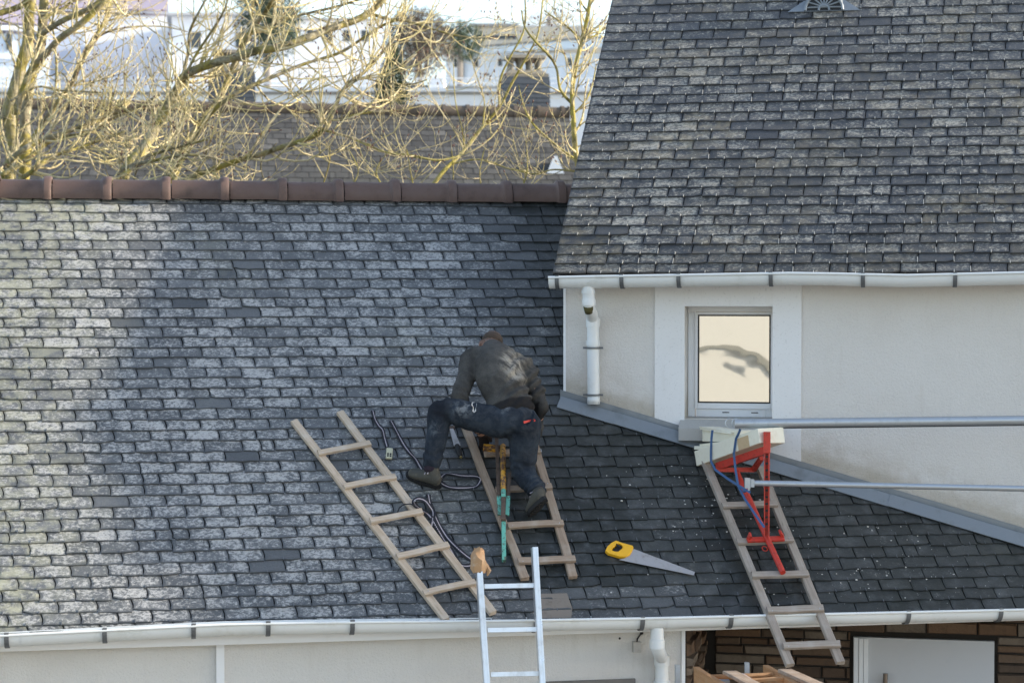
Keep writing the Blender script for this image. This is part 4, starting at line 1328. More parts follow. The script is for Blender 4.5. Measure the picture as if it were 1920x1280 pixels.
# --- hair
m = MB()
limbl(m, [(hc + hup * .012 - hfw * .012, .077, .091), (hc + hup * .050 - hfw * .012, .070, .082), (hc + hup * .064 - hfw * .014, .055, .066)], hs)
for k, p in enumerate(m.v): pass
M_hair = mat('hair', (.060, .040, .028), .8); t = NT(M_hair); t.bump(t.noise(t.coord(), 260, 3, .8), .8, .006)
def hairfuzz(p, n): return mnoise.noise(p * 120) * .002
ho = remesh(m, 'hair', M_hair, man, .008, 2, hairfuzz)
# --- sweater
M_sweat = mat('sweater_knit', (.05, .047, .044), .95, 0, .1); t = NT(M_sweat); co = t.coord()
R_, G_, B_, A_ = t.attr('cloth_mask')
n1 = t.noise(co, 7, 5, .65, .3); n2 = t.noise(co, 240, 2, .6)
rot_ = t.coord('Object', (1.3, 4.5, 4.5)); rot_.node.inputs['Rotation'].default_value = (0, radians(48), 0); rot_.node.vector_type = 'TEXTURE'; rot_.node.inputs['Scale'].default_value = (.75, .22, .22)
c = t.mix(t.ramp(n1, .35, .7), (.052, .051, .050), (.090, .087, .083))
c = t.mix(t.math('MULTIPLY', R_, t.ramp(t.noise(rot_, 5, 5, .65, .3), .36, .62)), c, (.38, .35, .30))  # paler diagonal streak on the upper back
c = t.mix(G_, c, (.018, .017, .018))
c = t.mix(t.ramp(n2, .4, .7, 0, .35), c, (.02, .02, .02))
t.color(c); t.bump(t.math('ADD', n2, t.math('MULTIPLY', t.noise(co, 22, 3, .6), .8)), .6, .006)
m = MB()
up_d = (upper - waist).normalized()
limbl(m, [(waist - up_d * .085, .168, .124), (waist - up_d * .05, .166, .122), (waist - up_d * .02, .156, .114), (waist + up_d * .05, .152, .114), (chest, .172, .124), (upper - up_d * .01, .165, .115), (upper + (neck - upper) * .7, .10, .085), (neck + (neck - upper) * .1, .066, .066)], side)
limbl(m, [(upper - up_d * .02 - side * .06, .088), (shL, .078), (shL + (elL - shL) * .5, .066), (elL, .060), (elL + (haL - elL) * .5, .052), (haL - (haL - elL).normalized() * .02, .042)])
limbl(m, [(upper - up_d * .02 + side * .06, .088), (shR, .078), (shR + (elR - shR) * .5, .066), (elR, .060), (elR + (haR - elR) * .5, .052), (haR - (haR - elR).normalized() * .02, .042)])
fold_c = Pm(945, 705, .66)
def folds(p, n):
    r = p - waist
    x, y = r.dot(side), r.dot(up_d)
    f = 0
    # drawn folds from the right arm across the back to the left hip
    q = x * .80 - y * .95
    f += .0115 * sin(q * 58 + 3.5 * mnoise.noise(p * 6)) * sstep(.42, .12, abs(y - .12)) * sstep(-.10, .06, x)
    f += .005 * mnoise.noise(p * 16) + .0025 * mnoise.noise(p * 38)
    # gathers on the sleeves
    for (a, b) in ((shL, elL), (elL, haL), (shR, elR), (elR, haR)):
        d = b - a; tt = clamp((p - a).dot(d) / d.dot(d), 0, 1); dist = (p - a - d * tt).length
        if dist < .10: f += .004 * sin(tt * 26 + 4 * mnoise.noise(p * 9)) * sstep(.10, .06, dist) * sstep(.3, .9, tt)
    # hem band pulls in
    if y < -.02 and abs(x) < .2: f = f * .5 - .007 * sstep(-.02, -.035, y)
    return f
swt = remesh(m, 'sweater', M_sweat, man, .009, 5, folds)
me = swt.data; at_ = me.color_attributes.new('cloth_mask', 'FLOAT_COLOR', 'POINT'); o0 = origin(man); cols = []
for v in me.vertices:
    p = v.co + o0; r = p - waist; x, y = r.dot(side), r.dot(up_d)
    f = sstep(.10, .01, abs(x + .055 - (.29 - y) * .42)) * sstep(.05, .13, y) * sstep(.36, .24, y) * .95 + .3 * sstep(.15, .02, abs(x)) * sstep(.12, .25, y)
    f = clamp(f + .05)
    el = max(sstep(.11, .06, (p - (elL + (haL - elL) * .25)).length), sstep(.11, .06, (p - (elR + (haR - elR) * .25)).length))
    hem = sstep(-.022, -.034, y) if abs(x) < .2 and (p - elL).length > .15 else 0
    cols += [f * (1 - max(el, hem)), clamp(max(el * .85, hem * .9)), 0, 1]
at_.data.foreach_set('color', cols)
# --- trousers
M_trs = mat('work_trousers', (.018, .022, .03), .88, 0, .15); t = NT(M_trs); co = t.coord()
R_, G_, B_, A_ = t.attr('cloth_mask')  # R: dusty patches
n1 = t.noise(co, 6, 5, .65, .3); n2 = t.noise(co, 180, 2, .6)
c = t.mix(t.ramp(n1, .35, .7), (.015, .020, .029), (.032, .042, .056))
c = t.mix(t.math('MULTIPLY', R_, t.ramp(t.noise(co, 17, 7, .72, .5), .42, .62)), c, (.17, .18, .19))
c = t.mix(G_, c, (.010, .010, .013))
t.color(c); t.bump(t.math('ADD', t.math('MULTIPLY', n2, .5), t.noise(co, 26, 3, .6)), .5, .006)
m = MB()
pd_ = (pelv - waist).normalized()
limbl(m, [(waist - pd_ * .0, .120, .085), (waist + pd_ * .06, .148, .106), (pelv, .168, .125), (pelv + pd_ * .05, .150, .115)], side)
limbl(m, [(pelv - side * .05 + pd_ * .02, .115), (hipL, .112), (hipL + (knL - hipL) * .5, .098), (knL, .085), (knL + (anL - knL) * .35, .078), (knL + (anL - knL) * .75, .068), (anL + (anL - knL) * .03, .066)])
limbl(m, [(pelv + side * .05 + pd_ * .02, .118), (hipR, .115), (hipR + (knR - hipR) * .5, .100), (knR + N * .01, .085), (knR + (anR - knR) * .55, .072), (anR - (anR - knR) * .08, .066)])
def tfold(p, n):
    f = .0045 * mnoise.noise(p * 15) + .002 * mnoise.noise(p * 34)
    for (a, b, w0, amp) in ((hipL, knL, .0, .004), (knL, anL, .5, .006), (hipR, knR, .4, .006), (knR, anR, .2, .008)):
        d = b - a; tt = clamp((p - a).dot(d) / d.dot(d), 0, 1); dist = (p - a - d * tt).length
        if dist < .13: f += amp * sin(tt * 30 + 5 * mnoise.noise(p * 8)) * sstep(.13, .08, dist) * (sstep(w0, 1, tt) + sstep(.2, 0, tt) * .6)
    return f
trs = remesh(m, 'trousers', M_trs, man, .009, 5, tfold)
me = trs.data; at_ = me.color_attributes.new('cloth_mask', 'FLOAT_COLOR', 'POINT'); cols = []
seat = Pm(948, 765, .52); lap = Pm(868, 762, .52); shinp = Pm(808, 800, .4)
for v in me.vertices:
    p = v.co + o0
    f = sstep(.10, .02, (p - lap).length) + .75 * sstep(.11, .02, (p - seat).length) + .55 * sstep(.09, .02, (p - shinp).length) + .10
    kp = sstep(.12, .08, (p - (knL - (knL - hipL).normalized() * -.0)).length)
    cols += [clamp(f) * (1 - kp * .7), kp * .6, 0, 1]
at_.data.foreach_set('color', cols)
# pocket flap, white torn label, red trim
m = MB()
Bp = lambda x, y, h: Pm(x, y, h)
def stick(px, off):
    """points dropped onto the trousers along the view ray"""
    dg = bpy.context.evaluated_depsgraph_get(); dg.update()
    out = []
    for (x, y) in px:
        r = ray(x, y).normalized()
        ok, loc, nor, _ = trs.ray_cast(CAM - o0, r)
        out.append((loc + o0 + nor * off) if ok else Pm(x, y, .5))
    return out
def patch(name, px, off, mat_, parent):
    pts = stick(px, off); m = MB(); c = sum(pts, V()) / len(pts); m.add(pts + [p + FW * .004 for p in pts], [tuple(range(len(pts)))] + [(i, (i + 1) % len(pts), len(pts) + (i + 1) % len(pts), len(pts) + i) for i in range(len(pts))])
    return m.build(name, mat_, parent)
patch('torn_label', [(885, 755), (891, 754), (894, 758), (892, 766), (893, 771), (889, 774), (886, 771), (887, 764), (884, 760)], .006, stained('label_white', (.55, .54, .52), (.25, .25, .25), .8, .6, 40), trs)
patch('red_trim', [(981, 790), (992, 788), (1000, 786), (1003, 787), (1002, 790), (992, 792), (982, 794)], .006, mat('red_fabric', (.55, .045, .03), .7), trs)
# --- shoes and socks
M_shoe = stained('dusty_shoe', (.055, .052, .042), (.13, .12, .095), .75, .8, 20)
M_sole = mat('sole_rubber', (.008, .008, .009), .8)
M_sock = mat('sock', (.02, .012, .02), .95)
def shoe(heel, toe, upv, ankle, nm):
    d = (toe - heel).normalized(); upv = (upv - d * upv.dot(d)).normalized(); s_ = d.cross(upv); L = (toe - heel).length
    m = MB()
    limbl(m, [(heel + d * .02 + upv * .045, .036, .045), (heel + d * L * .3 + upv * .05, .040, .050), (heel + d * L * .62 + upv * .036, .047, .036), (heel + d * L * .86 + upv * .028, .044, .027), (toe - d * .02 + upv * .024, .030, .02)], s_)
    limbl(m, [(heel + d * L * .18 + upv * .05, .042), (ankle + upv * .0, .050)])
    up_ = remesh(m, nm, M_shoe, man, .007, 3)
    m = MB(); o = []
    for k in range(28):
        a = 2 * pi * k / 28
        x = L * .5 + (L * .5 + .008) * cos(a)
        w_ = .041 + .009 * sin((x / L - .35) * 3.2)
        o.append(heel + d * x + s_ * w_ * (abs(sin(a)) ** .75) * (1 if sin(a) > 0 else -1) - upv * .008)
    m.plate(o, upv, .026)
    for k in range(7): m.box(heel + d * L * (.1 + .13 * k) - upv * .010, d * .007, s_ * .03, upv * .004)
    m.build('sole', M_sole, up_)
    m = MB()
    for k in range(4):
        c = heel + d * L * (.36 + .09 * k) + upv * (.098 - .016 * k)
        m.tube([c - s_ * .026, c + upv * .006, c + s_ * .026], .004, 5)
    m.build('laces', M_stripe, up_)
shoe(Pm(826, 912, .045), Pm(764, 888, .035), N, anL + (anL - knL).normalized() * .02, 'shoe')
hR, tR = Pm(1022, 934, .235), Pm(994, 966, .05)
shoe(hR, tR, (S * .75 + N * .15 - XA * .35), anR + S * .0, 'shoe')
m = MB(); limbl(m, [(anL - (anL - knL).normalized() * .02, .052), (anL + (anL - knL).normalized() * .05, .05)]); limbl(m, [(anR - (anR - knR).normalized() * .03, .055), (anR, .052)])
remesh(m, 'socks', M_sock, man, .008, 2)

# ================================================================== HOUSE BEHIND, BEYOND THE TREES
random.seed(31)
far = thing('house', (at(500, 300, 35).x, at(500, 300, 35).y, 0), 'house behind the bare trees with a brown slate roof and two chimneys', 'house')
FB = radians(40)
F_R0 = at(500, 207, 35)
def Fr(x, y): return hit(x, y, F_R0, V((0, 1, 0)))           # on the vertical plane of the far ridge
fS = V((0, -cos(FB), -sin(FB))); fN = V((0, -sin(FB), cos(FB)))
fx0, fx1 = Fr(-300, 207).x, Fr(1066, 204).x
FL = 5.2
F0 = V((fx0, F_R0.y, F_R0.z)) + fS * FL
fup = -fS
rb = MB()
rb.add([F0, F0 + XA * (fx1 - fx0), F0 + XA * (fx1 - fx0) + fup * FL, F0 + fup * FL], [(0, 1, 2, 3)], 2)
frows = [0.0]
while frows[-1] < FL: frows.append(frows[-1] + .165)
far_col = lambda u, v: (clamp(random.gauss(.5, .28)), clamp(.2 + .5 * g2(u, v, .5, 8)), clamp(.1 + .5 * g2(u, v, .6, 4)), clamp(random.gauss(.42, .2)))
courses(rb, F0, XA, fup, fN, 0, fx1 - fx0, frows, lambda v: .235, far_col, lambda u, v: v < 2.2, fan=lambda i, v: (i + 30) * .235, jit=.008, thick=.010, lift=.012, hookp=0)
bS = V((0, cos(FB), -sin(FB)))
q0 = V((fx0, F_R0.y, F_R0.z)); q1 = V((fx1, F_R0.y, F_R0.z))
rb.box8([q0 - Z * .06, q1 - Z * .06, q1 + bS * FL - Z * .06, q0 + bS * FL - Z * .06, q0, q1, q1 + bS * FL, q0 + bS * FL], 0, (.5, .3, 0, .3))
froof = rb.build('roof', [M_slate3, M_bracket, M_dark], far, col=True)
tl_ = .447
k = 0
x = fx0
while x < fx1 - .05:
    L = min(tl_, fx1 - x); m = MB()
    m.tube([V((x, q0.y, q0.z + .02)), V((x + L * .82, q0.y, q0.z + .02)), V((x + L * .86, q0.y, q0.z + .02)), V((x + L + .005, q0.y, q0.z + .02))], [.125, .125, .148, .148], 16)
    smooth_angle(m.build('ridge_tile', M_ridge_far, froof), 50); x += L
wl = MB(); fe = F0.y + .35; fb2 = F_R0.y * 2 - fe; fz_ = F0.z + .1
wl.box8([V((fx0 + .3, fe, 0)), V((fx1 - .12, fe, 0)), V((fx1 - .12, fb2, 0)), V((fx0 + .3, fb2, 0)), V((fx0 + .3, fe, fz_)), V((fx1 - .12, fe, fz_)), V((fx1 - .12, fb2, fz_)), V((fx0 + .3, fb2, fz_))])
wl.plate([V((fx1 - .32, fe, fz_ + .004)), V((fx1 - .32, fb2, fz_ + .004)), V((fx1 - .32, F_R0.y, F_R0.z - .15))], XA, .19)
wl.build('wall', M_plaster, far)
M_concrete = stained('cap_concrete', (.22, .20, .165), (.15, .14, .10), .85, .6, 10)
M_chslate = stained('chimney_slate', (.055, .066, .084), (.03, .035, .042), .6, .5, 14)
def chimney(x0, x1, ytop, ycap):
    a, b = Fr(x0, ytop), Fr(x1, ytop)
    w_ = (b.x - a.x) / 2; c = V(((a.x + b.x) / 2, F_R0.y + .42, 0)); ztop = a.z; zc = Fr(x0, ycap).z
    m = MB(); m.box(c + Z * ((ztop + q0.z - 1.2) / 2), XA * w_, V((0, .33, 0)), Z * ((ztop - q0.z + 1.2) / 2))
    n_ = 9
    for k in range(n_):       # hung slate courses on the shaft
        z_ = q0.z - .1 + (ztop - q0.z + .05) * k / n_
        m.box8([c + XA * i * (w_ + .014) + V((0, j * .344, 0)) + Z * z_ for i, j in ((-1, -1), (1, -1), (1, 1), (-1, 1))] + [c + XA * i * (w_ + .004) + V((0, j * .334, 0)) + Z * (z_ + (ztop - q0.z) / n_) for i, j in ((-1, -1), (1, -1), (1, 1), (-1, 1))])
    ch = m.build('chimney', M_chslate, froof)
    cw = w_ * .86; h = zc - ztop
    m = MB()
    m.box(c + Z * (ztop + .03), XA * (w_ * .98), V((0, .32, 0)), Z * .03)
    m.box8([c + XA * i * w_ * .92 + V((0, j * .3, 0)) + Z * (ztop + .06) for i, j in ((-1, -1), (1, -1), (1, 1), (-1, 1))] + [c + XA * i * cw * .86 + V((0, j * .25, 0)) + Z * (ztop + .06 + h * .16) for i, j in ((-1, -1), (1, -1), (1, 1), (-1, 1))])
    zb0, zb1 = ztop + .06 + h * .16, zc - .06
    for i in (-.72, -.25, .25, .72):
        for j in (-1, 1):
            p = c + XA * i * cw + V((0, j * .12, 0)); zm = (zb0 + zb1) / 2
            m.tube([p + Z * zb0, p + Z * (zb0 + (zb1 - zb0) * .35), p + Z * (zb0 + (zb1 - zb0) * .6), p + Z * zb1], [.072, .042, .042, .080], 8)
    m.box8([c + XA * i * cw * 1.02 + V((0, j * .29, 0)) + Z * (zc - .062) for i, j in ((-1, -1), (1, -1), (1, 1), (-1, 1))] + [c + XA * i * cw * .95 + V((0, j * .27, 0)) + Z * zc for i, j in ((-1, -1), (1, -1), (1, 1), (-1, 1))])
    m.build('chimney_cap', M_concrete, ch)
chimney(948, 1032, 142, 100)
chimney(392, 478, 132, 90)
m = MB()      # roof light flashing / small zinc vent
vp = hit(1040, 322, V((fx0, F_R0.y, F_R0.z)), fN)
a = .17
pts = [vp + XA * -a - fup * .1, vp + XA * a - fup * .1, vp + XA * a * .2 + fup * .22, vp + XA * -a * .2 + fup * .22]
m.add(pts + [vp - XA * .03 + fN * .26 + fup * .12, vp + XA * .03 + fN * .26 + fup * .12], [(0, 1, 5, 4), (1, 2, 5), (2, 3, 4, 5), (3, 0, 4), (3, 2, 1, 0)])
m.build('roof_vent', stained('pale_zinc', (.62, .66, .72), (.4, .42, .45), .35, .3, 10, .4), froof)

# ================================================================== BUILDINGS FURTHER OFF
M_bwhite = plaster('far_white', (.80, .82, .86), (.68, .69, .72), .1, 4)
M_bpale = plaster('far_pale_blue', (.52, .60, .70), (.45, .5, .56), .1, 4)
M_bpurple = plaster('far_purple', (.40, .36, .46), (.34, .3, .38), .1, 4)
M_bgrey = plaster('far_grey', (.40, .40, .40), (.3, .3, .3), .1, 4)
M_bbeige = plaster('far_beige', (.62, .58, .52), (.5, .46, .4), .1, 4)
M_glass = mat('dark_glass', (.05, .06, .07), .15)
FH = V((FW.x, FW.y, 0)).normalized()
class Bld:
    """a building whose facade stands at depth z, square to the street behind; rectangles are given where they show"""
    def __init__(s, label, z, x0, x1, ytop, mat_, depth=8, yaw=None, cat='building'):
        if yaw is None: yaw = atan((960 - x1) / FPX) + .03 if x1 < 960 else 0.0
        s.z = z; c = at((x0 + x1) / 2, 200, z)
        s.n = Matrix.Rotation(yaw, 3, 'Z') @ FH; s.r = V((s.n.y, -s.n.x, 0)); s.c = c
        s.t = thing('building', V((c.x, c.y, 0)), label, cat)
        s.depth = depth
        a, b = s.p(x0, ytop), s.p(x1, ytop)
        s.w = s.block('wall', a, b, 0, a.z, mat_, s.t, 0, depth)
        s.x0, s.x1, s.ytop = x0, x1, ytop
    def p(s, x, y): return hit(x, y, s.c, s.n)
    def block(s, name, a, b, z0, z1, mat_, parent, off, depth):
        m = MB()
        A = V((a.x, a.y, 0)) - s.n * off; B = V((b.x, b.y, 0)) - s.n * off
        m.box8([A + Z * z0, B + Z * z0, B + s.n * depth + Z * z0, A + s.n * depth + Z * z0, A + Z * z1, B + Z * z1, B + s.n * depth + Z * z1, A + s.n * depth + Z * z1])
        return m.build(name, mat_, parent)
    def rect(s, name, x0, y0, x1, y1, mat_, off=.04, depth=.03, parent=None):
        a, b = s.p(x0, y0), s.p(x1, y1)
        return s.block(name, a, b, b.z, a.z, mat_, parent or s.t, off, depth)
    def window(s, x0, y0, x1, y1):
        w_ = s.rect('window', x0, y0, x1, y1, M_pvc2, .06, .05)
        s.rect('pane', x0 + 1.2, y0 + 1.2, x1 - 1.2, y1 - 1.2, M_glass, .075, .012, w_)
b = Bld('long low white building with a roof terrace railing behind the brown slate roof', 62, -260, 1200, 170, M_bwhite, 14)
b.rect('coping', -260, 166, 1200, 173, M_bwhite, .25, .5)
b.rect('grey_strip', -260, 174, 1200, 178, M_bgrey, .02, .015)  # plain grey strip under the coping
# railing and a raised part
m = MB(); zr = b.p(0, 148).z; zl = b.p(0, 166).z
for k in range(0, 62):
    A = b.p(-250 + k * 24, 166); m.tube([A - b.n * .1 + Z * .0, V((A.x, A.y, zr)) - b.n * .1], .022, 5)
for f in (0, .5): m.tube([V((b.p(-250, 160).x, b.p(-250, 160).y, zr - (zr - zl) * f)) - b.n * .1, V((b.p(1200, 160).x, b.p(1200, 160).y, zr - (zr - zl) * f)) - b.n * .1], .025, 5)
m.build('railing', M_pvc2, b.t)
b.rect('plant_room', 803, 144, 832, 166, M_bwhite, -.3, 2.0); b.rect('window_band', 690, 152, 800, 160, M_glass, -1.2, .05)
b.rect('window_band', 836, 163, 940, 168, M_bgrey, .27, .02)
b = Bld('pale blue hall with a slanting fascia behind the small chimney', 95, 836, 1180, 100, M_bpale, 16)
m = MB(); P = [b.p(832, 106), b.p(1185, 88), b.p(1185, 69), b.p(832, 97)]
m.plate([p - b.n * .5 for p in P], b.n, .45); b_f = m.build('fascia', stained('fascia_blue', (.50, .60, .70), (.4, .47, .55), .5, .2, 1), b.t)
m = MB(); P = [b.p(832, 97), b.p(1185, 69), b.p(1185, 66), b.p(832, 94)]; m.plate([p - b.n * .55 for p in P], b.n, .5); m.build('dark_edge', M_bracket, b.t)
m = MB(); P = [b.p(832, 93.5), b.p(1185, 65.5)]
m.box8([P[0] - b.n * .5 - Z * .1, P[1] - b.n * .5 - Z * .1, P[1] + b.n * 14 + Z * .4, P[0] + b.n * 14 + Z * .4, P[0] - b.n * .5, P[1] - b.n * .5, P[1] + b.n * 14 + Z * .75, P[0] + b.n * 14 + Z * .75]); m.build('roof', M_bbeige, b.t)
b.rect('drainpipe', 866.5, 104, 869.5, 150, M_shutter, .12, .1)
for (x0, y0, x1, y1) in ((887, 109, 898, 128), (906, 137, 919, 144), (932, 109, 943, 126), (850, 110, 858, 128), (1000, 108, 1012, 126), (1062, 108, 1074, 126), (1082, 130, 1094, 138)): b.window(x0, y0, x1, y1)
b = Bld('flat roofed beige block with a dark window band on the skyline', 135, 888, 1100, 50, M_bbeige, 12)
b.rect('window_band', 890, 66, 968, 74, M_glass, .06, .05); b.rect('coping', 880, 45, 972, 50, M_bgrey, .3, .6); b.rect('upper_block', 972, 48, 1104, 54, M_bgrey, -.2, 3)
b = Bld('tall white block with a purple top floor behind the leafless trees', 80, 88, 316, 24, M_bwhite, 16)
b.rect('purple_floor', 88, -30, 316, 20, M_bpurple, .0, 14); b.rect('joint', 216, -20, 219, 20, M_bwhite, .05, .04)
b.rect('ledge', 84, 20, 320, 26, M_bwhite, .35, .5)
b.rect('base_band', 100, 150, 316, 156, M_bbeige, .06, .05)
b.rect('blue_panel', 96, 58, 158, 140, M_bpale, .03, .02)
b = Bld('pale blue house wall at the far left behind the thick trunks', 70, -330, 92, 52, M_bpale, 12)
b.rect('purple_floor', -330, -30, 92, 46, M_bpurple, .0, 10); b.rect('ledge', -330, 46, 95, 53, M_bwhite, .3, .4); b.rect('ledge', -330, 100, 95, 107, M_bwhite, .2, .3)
for (x0, x1) in ((10, 24), (52, 70), (-60, -40)): b.window(x0, 62, x1, 96)
b = Bld('white gabled house half hidden behind the mossy limb', 75, 322, 520, 30, M_bwhite, 9)
m = MB(); P = [b.p(312, 32), b.p(530, 32), b.p(530, 6), b.p(312, 6)]
m.box8([P[0] - b.n * .5, P[1] - b.n * .5, P[1] + b.n * 9, P[0] + b.n * 9, P[3] + b.n * 2.5, P[2] + b.n * 2.5, P[2] + b.n * 5, P[3] + b.n * 5]); m.build('roof', M_bgrey, b.t)
b.rect('downpipe', 314, 60, 319, 150, M_bgrey, .15, .1); b.window(356, 60, 378, 92); b.window(440, 60, 462, 92)
b = Bld('greyish white building between the thin branches left of the dark conifer', 100, 520, 720, 36, M_bwhite, 12)
for k in range(5): b.window(540 + 34 * k, 56, 556 + 34 * k, 80)
b.rect('ledge', 516, 34, 724, 40, M_bgrey, .3, .5)

# building across the street, seen mirrored in the window
PWC = WP((a0 + a1) / 2, (zt + zb) / 2)
inc = (PWC - CAM).normalized(); rf = inc - NB * 2 * inc.dot(NB)
nc = PWC + rf * 24
nh = thing('house', V((nc.x, nc.y, 0)), 'cream rendered house across the street mirrored in the small window', 'house')
M_creamw = plaster('cream_render', (.47, .46, .43), (.41, .40, .37), .15, 20)
m = MB()
def NPt(a, z, o=0): return V((nc.x, nc.y, 0)) + UA * a + Z * z + NB * o
def nbox(m, a0_, a1_, z0, z1, o0_, o1_): m.box8([NPt(a0_, z0, o1_), NPt(a1_, z0, o1_), NPt(a1_, z0, o0_), NPt(a0_, z0, o0_), NPt(a0_, z1, o1_), NPt(a1_, z1, o1_), NPt(a1_, z1, o0_), NPt(a0_, z1, o0_)])
nbox(m, -7, 5, 0, 8.5, -8, 0); m.build('wall', M_creamw, nh)
m = MB()
P = [(-1.3, nc.z + .42), (-.5, nc.z + .36), (.2, nc.z + .24), (.8, nc.z + .02), (1.5, nc.z - .45)]
for (x0, z0), (x1, z1) in zip(P[:-1], P[1:]):
    m.box8([NPt(x0, z0 - .12, .05), NPt(x1, z1 - .12, .05), NPt(x1, z1 - .12, .02), NPt(x0, z0 - .12, .02), NPt(x0, z0 + .02, .05), NPt(x1, z1 + .02, .05), NPt(x1, z1 + .02, .02), NPt(x0, z0 + .02, .02)])
m.build('mirrored_band', stained('mirrored_band_grey', (.2, .2, .18), (.12, .12, .11), .7, .4, 4), nh)  # added grey band, shaped as the dark streak mirrored in the window
m = MB(); nbox(m, -7.3, 5.3, 8.5, 8.9, -8.3, .3); m.build('roof', M_bgrey, nh)

# ================================================================== TREES
def bark_mat(name, a, b, moss, amt):
    m = mat(name, a, .9, 0, .2); t = NT(m); co = t.coord()
    n1 = t.noise(co, 3.2, 6, .7, .4); n2 = t.noise(co, 14, 5, .7)
    c = t.mix(t.ramp(n2, .35, .7), a, b); c = t.mix(t.ramp(n1, .42, .62, 0, amt), c, moss)
    c = t.mix(t.ramp(t.noise(co, 7, 6, .75), .60, .72, 0, .6), c, tuple(x * .35 for x in a))
    c = t.mix(t.ramp(t.noise(co, 4.5, 7, .75, .8), .52, .64, 0, .8), c, (.055, .045, .02))
    t.color(c); t.bump(n2, .6, .03); return m
M_bark = bark_mat('mossy_bark', (.15, .135, .09), (.33, .30, .22), (.26, .22, .045), .85)
M_bark2 = bark_mat('yellow_green_bark', (.27, .235, .10), (.38, .33, .16), (.33, .29, .06), .8)
M_twig = bark_mat('twig', (.52, .44, .27), (.68, .59, .40), (.52, .45, .16), .6)
M_bud = mat('buds', (.10, .045, .03), .7)
def cat_rom(P, per=6):
    out = []; n = len(P)
    for i in range(n - 1):
        p0, p1, p2, p3 = P[max(i - 1, 0)], P[i], P[i + 1], P[min(i + 2, n - 1)]
        for k in range(per):
            t_ = k / per
            out.append(.5 * ((2 * p1) + (p2 - p0) * t_ + (2 * p0 - 5 * p1 + 4 * p2 - p3) * t_ ** 2 + (3 * p1 - p0 - 3 * p2 + p3) * t_ ** 3))
    out.append(P[-1]); return out
class Tree:
    def __init__(s, label, base, bark):
        s.t = thing('bare_tree', V((base.x, base.y, 0)), label, 'tree', 'leafless trees behind the ridge'); s.tr = MB(); s.cr = MB(); s.bark = bark; s.tw = 0
    def limb(s, px, z, w0, w1, dz=0.0, twigs=10, tl=1.0, down=.5, zend=None):
        n = len(px); ph = random.uniform(0, 6)
        P = []
        for i, (x, y) in enumerate(px):
            zz = z + ((zend if zend is not None else z) - z) * i / max(1, n - 1) + dz * sin(ph + i * .9)
            P.append(at(x, y, zz))
        fine = cat_rom(P, 6)
        L = len(fine); rad = []
        for i in range(L):
            f = i / (L - 1); rad.append((w0 + (w1 - w0) * f) / 2 * z / FPX * (1 + .13 * mnoise.noise(fine[i] * 3.1)))
        for i in range(1, L - 1): fine[i] = fine[i] + V((mnoise.noise(fine[i] * 2.2), mnoise.noise(fine[i] * 2.2 + V((9, 0, 0))), mnoise.noise(fine[i] * 2.2 + V((0, 9, 0))))) * rad[i] * .8
        s.tr.tube(fine, rad, 9 if w0 > 8 else 7)
        for k in range(int(twigs * .54 + 1)):
            i = random.randrange(int(L * .12), L - 1)
            tg = (fine[i + 1] - fine[i]).normalized()
            s.twig(fine[i], tg, rad[i], tl * random.uniform(.5, 1.55), 0, down)
        return fine, rad
    def twig(s, p, tg, r0, L, lev, down=.5):
        if s.tw > 1500: return
        s.tw += 1
        rd_ = V((random.gauss(0, 1), random.gauss(0, .7), random.gauss(0, 1)))
        rd_ = (rd_ - tg * rd_.dot(tg)).normalized()
        d = (tg * random.uniform(.3, 1.0) + rd_ * random.uniform(.5, 1.1) + Z * random.uniform(-down, .35)).normalized()
        n = 7 if lev == 0 else 5
        st = L / n; pts = [V(p)]
        r = min(r0 * .55, (.0125 if lev == 0 else .0072) * random.uniform(.75, 1.25))
        curl = random.uniform(.10, .34)
        for i in range(n):
            d = (d + Z * curl * (i / n + .3) + V((random.gauss(0, .13), random.gauss(0, .13), random.gauss(0, .13)))).normalized()
            pts.append(pts[-1] + d * st)
        s.cr.tube(pts, [r * (1 - .62 * i / n) for i in range(n + 1)], 4 if lev else 5, 0, True)
        e = pts[-1]
        if random.random() < .5:
            b = .010 if lev else .012
            s.cr.sphere(e + d * .012, b, 5, 4, (d.orthogonal().normalized() * b * .7, d.cross(d.orthogonal()).normalized() * b * .7, d * b * 1.7), 1)
        if lev < 2:
            for k in range(random.choice((2, 2, 3, 3)) if lev == 0 else random.choice((0, 0, 1, 1))):
                i = random.randrange(1, n)
                s.twig(pts[i], (pts[i + 1] - pts[i]).normalized(), r * 1.4, L * random.uniform(.3, .62), lev + 1, .1)
    def done(s):
        o = s.tr.build('trunk', s.bark, s.t); o.data.polygons.foreach_set('use_smooth', [True] * len(o.data.polygons))
        if s.cr.v:
            o = s.cr.build('crown', [M_twig, M_bud], s.t); o.data.polygons.foreach_set('use_smooth', [True] * len(o.data.polygons))
def stem_base(T, px, z, w):
    P = at(*px, z); T.tr.tube([V((P.x, P.y, -.1)), V((P.x, P.y, P.z * .5)), P], [w * .75 * z / FPX, w * .6 * z / FPX, w * .5 * z / FPX], 10)
random.seed(77)
zt1 = 23.0
T = Tree('leafless mossy tree with two thick upright trunks at the left edge', at(14, 350, zt1), M_bark)
stem_base(T, (14, 350), zt1, 30); stem_base(T, (42, 350), zt1 + .5, 22)
T.limb([(14, 352), (16, 300), (23, 200), (40, 120), (54, 50), (66, -40)], zt1, 27, 19, .1, 14)
T.limb([(42, 352), (44, 300), (48, 215), (62, 130), (76, 60), (84, -40)], zt1 + .4, 22, 17, .1, 14)
T.limb([(30, 215), (48, 150), (74, 112), (110, 76), (150, 44), (196, 4), (225, -25)], zt1 - .3, 15, 11, .2, 22)
T.limb([(72, 66), (95, 52), (130, 34), (180, 8), (210, -20)], zt1 - .2, 12, 9, .2, 12)
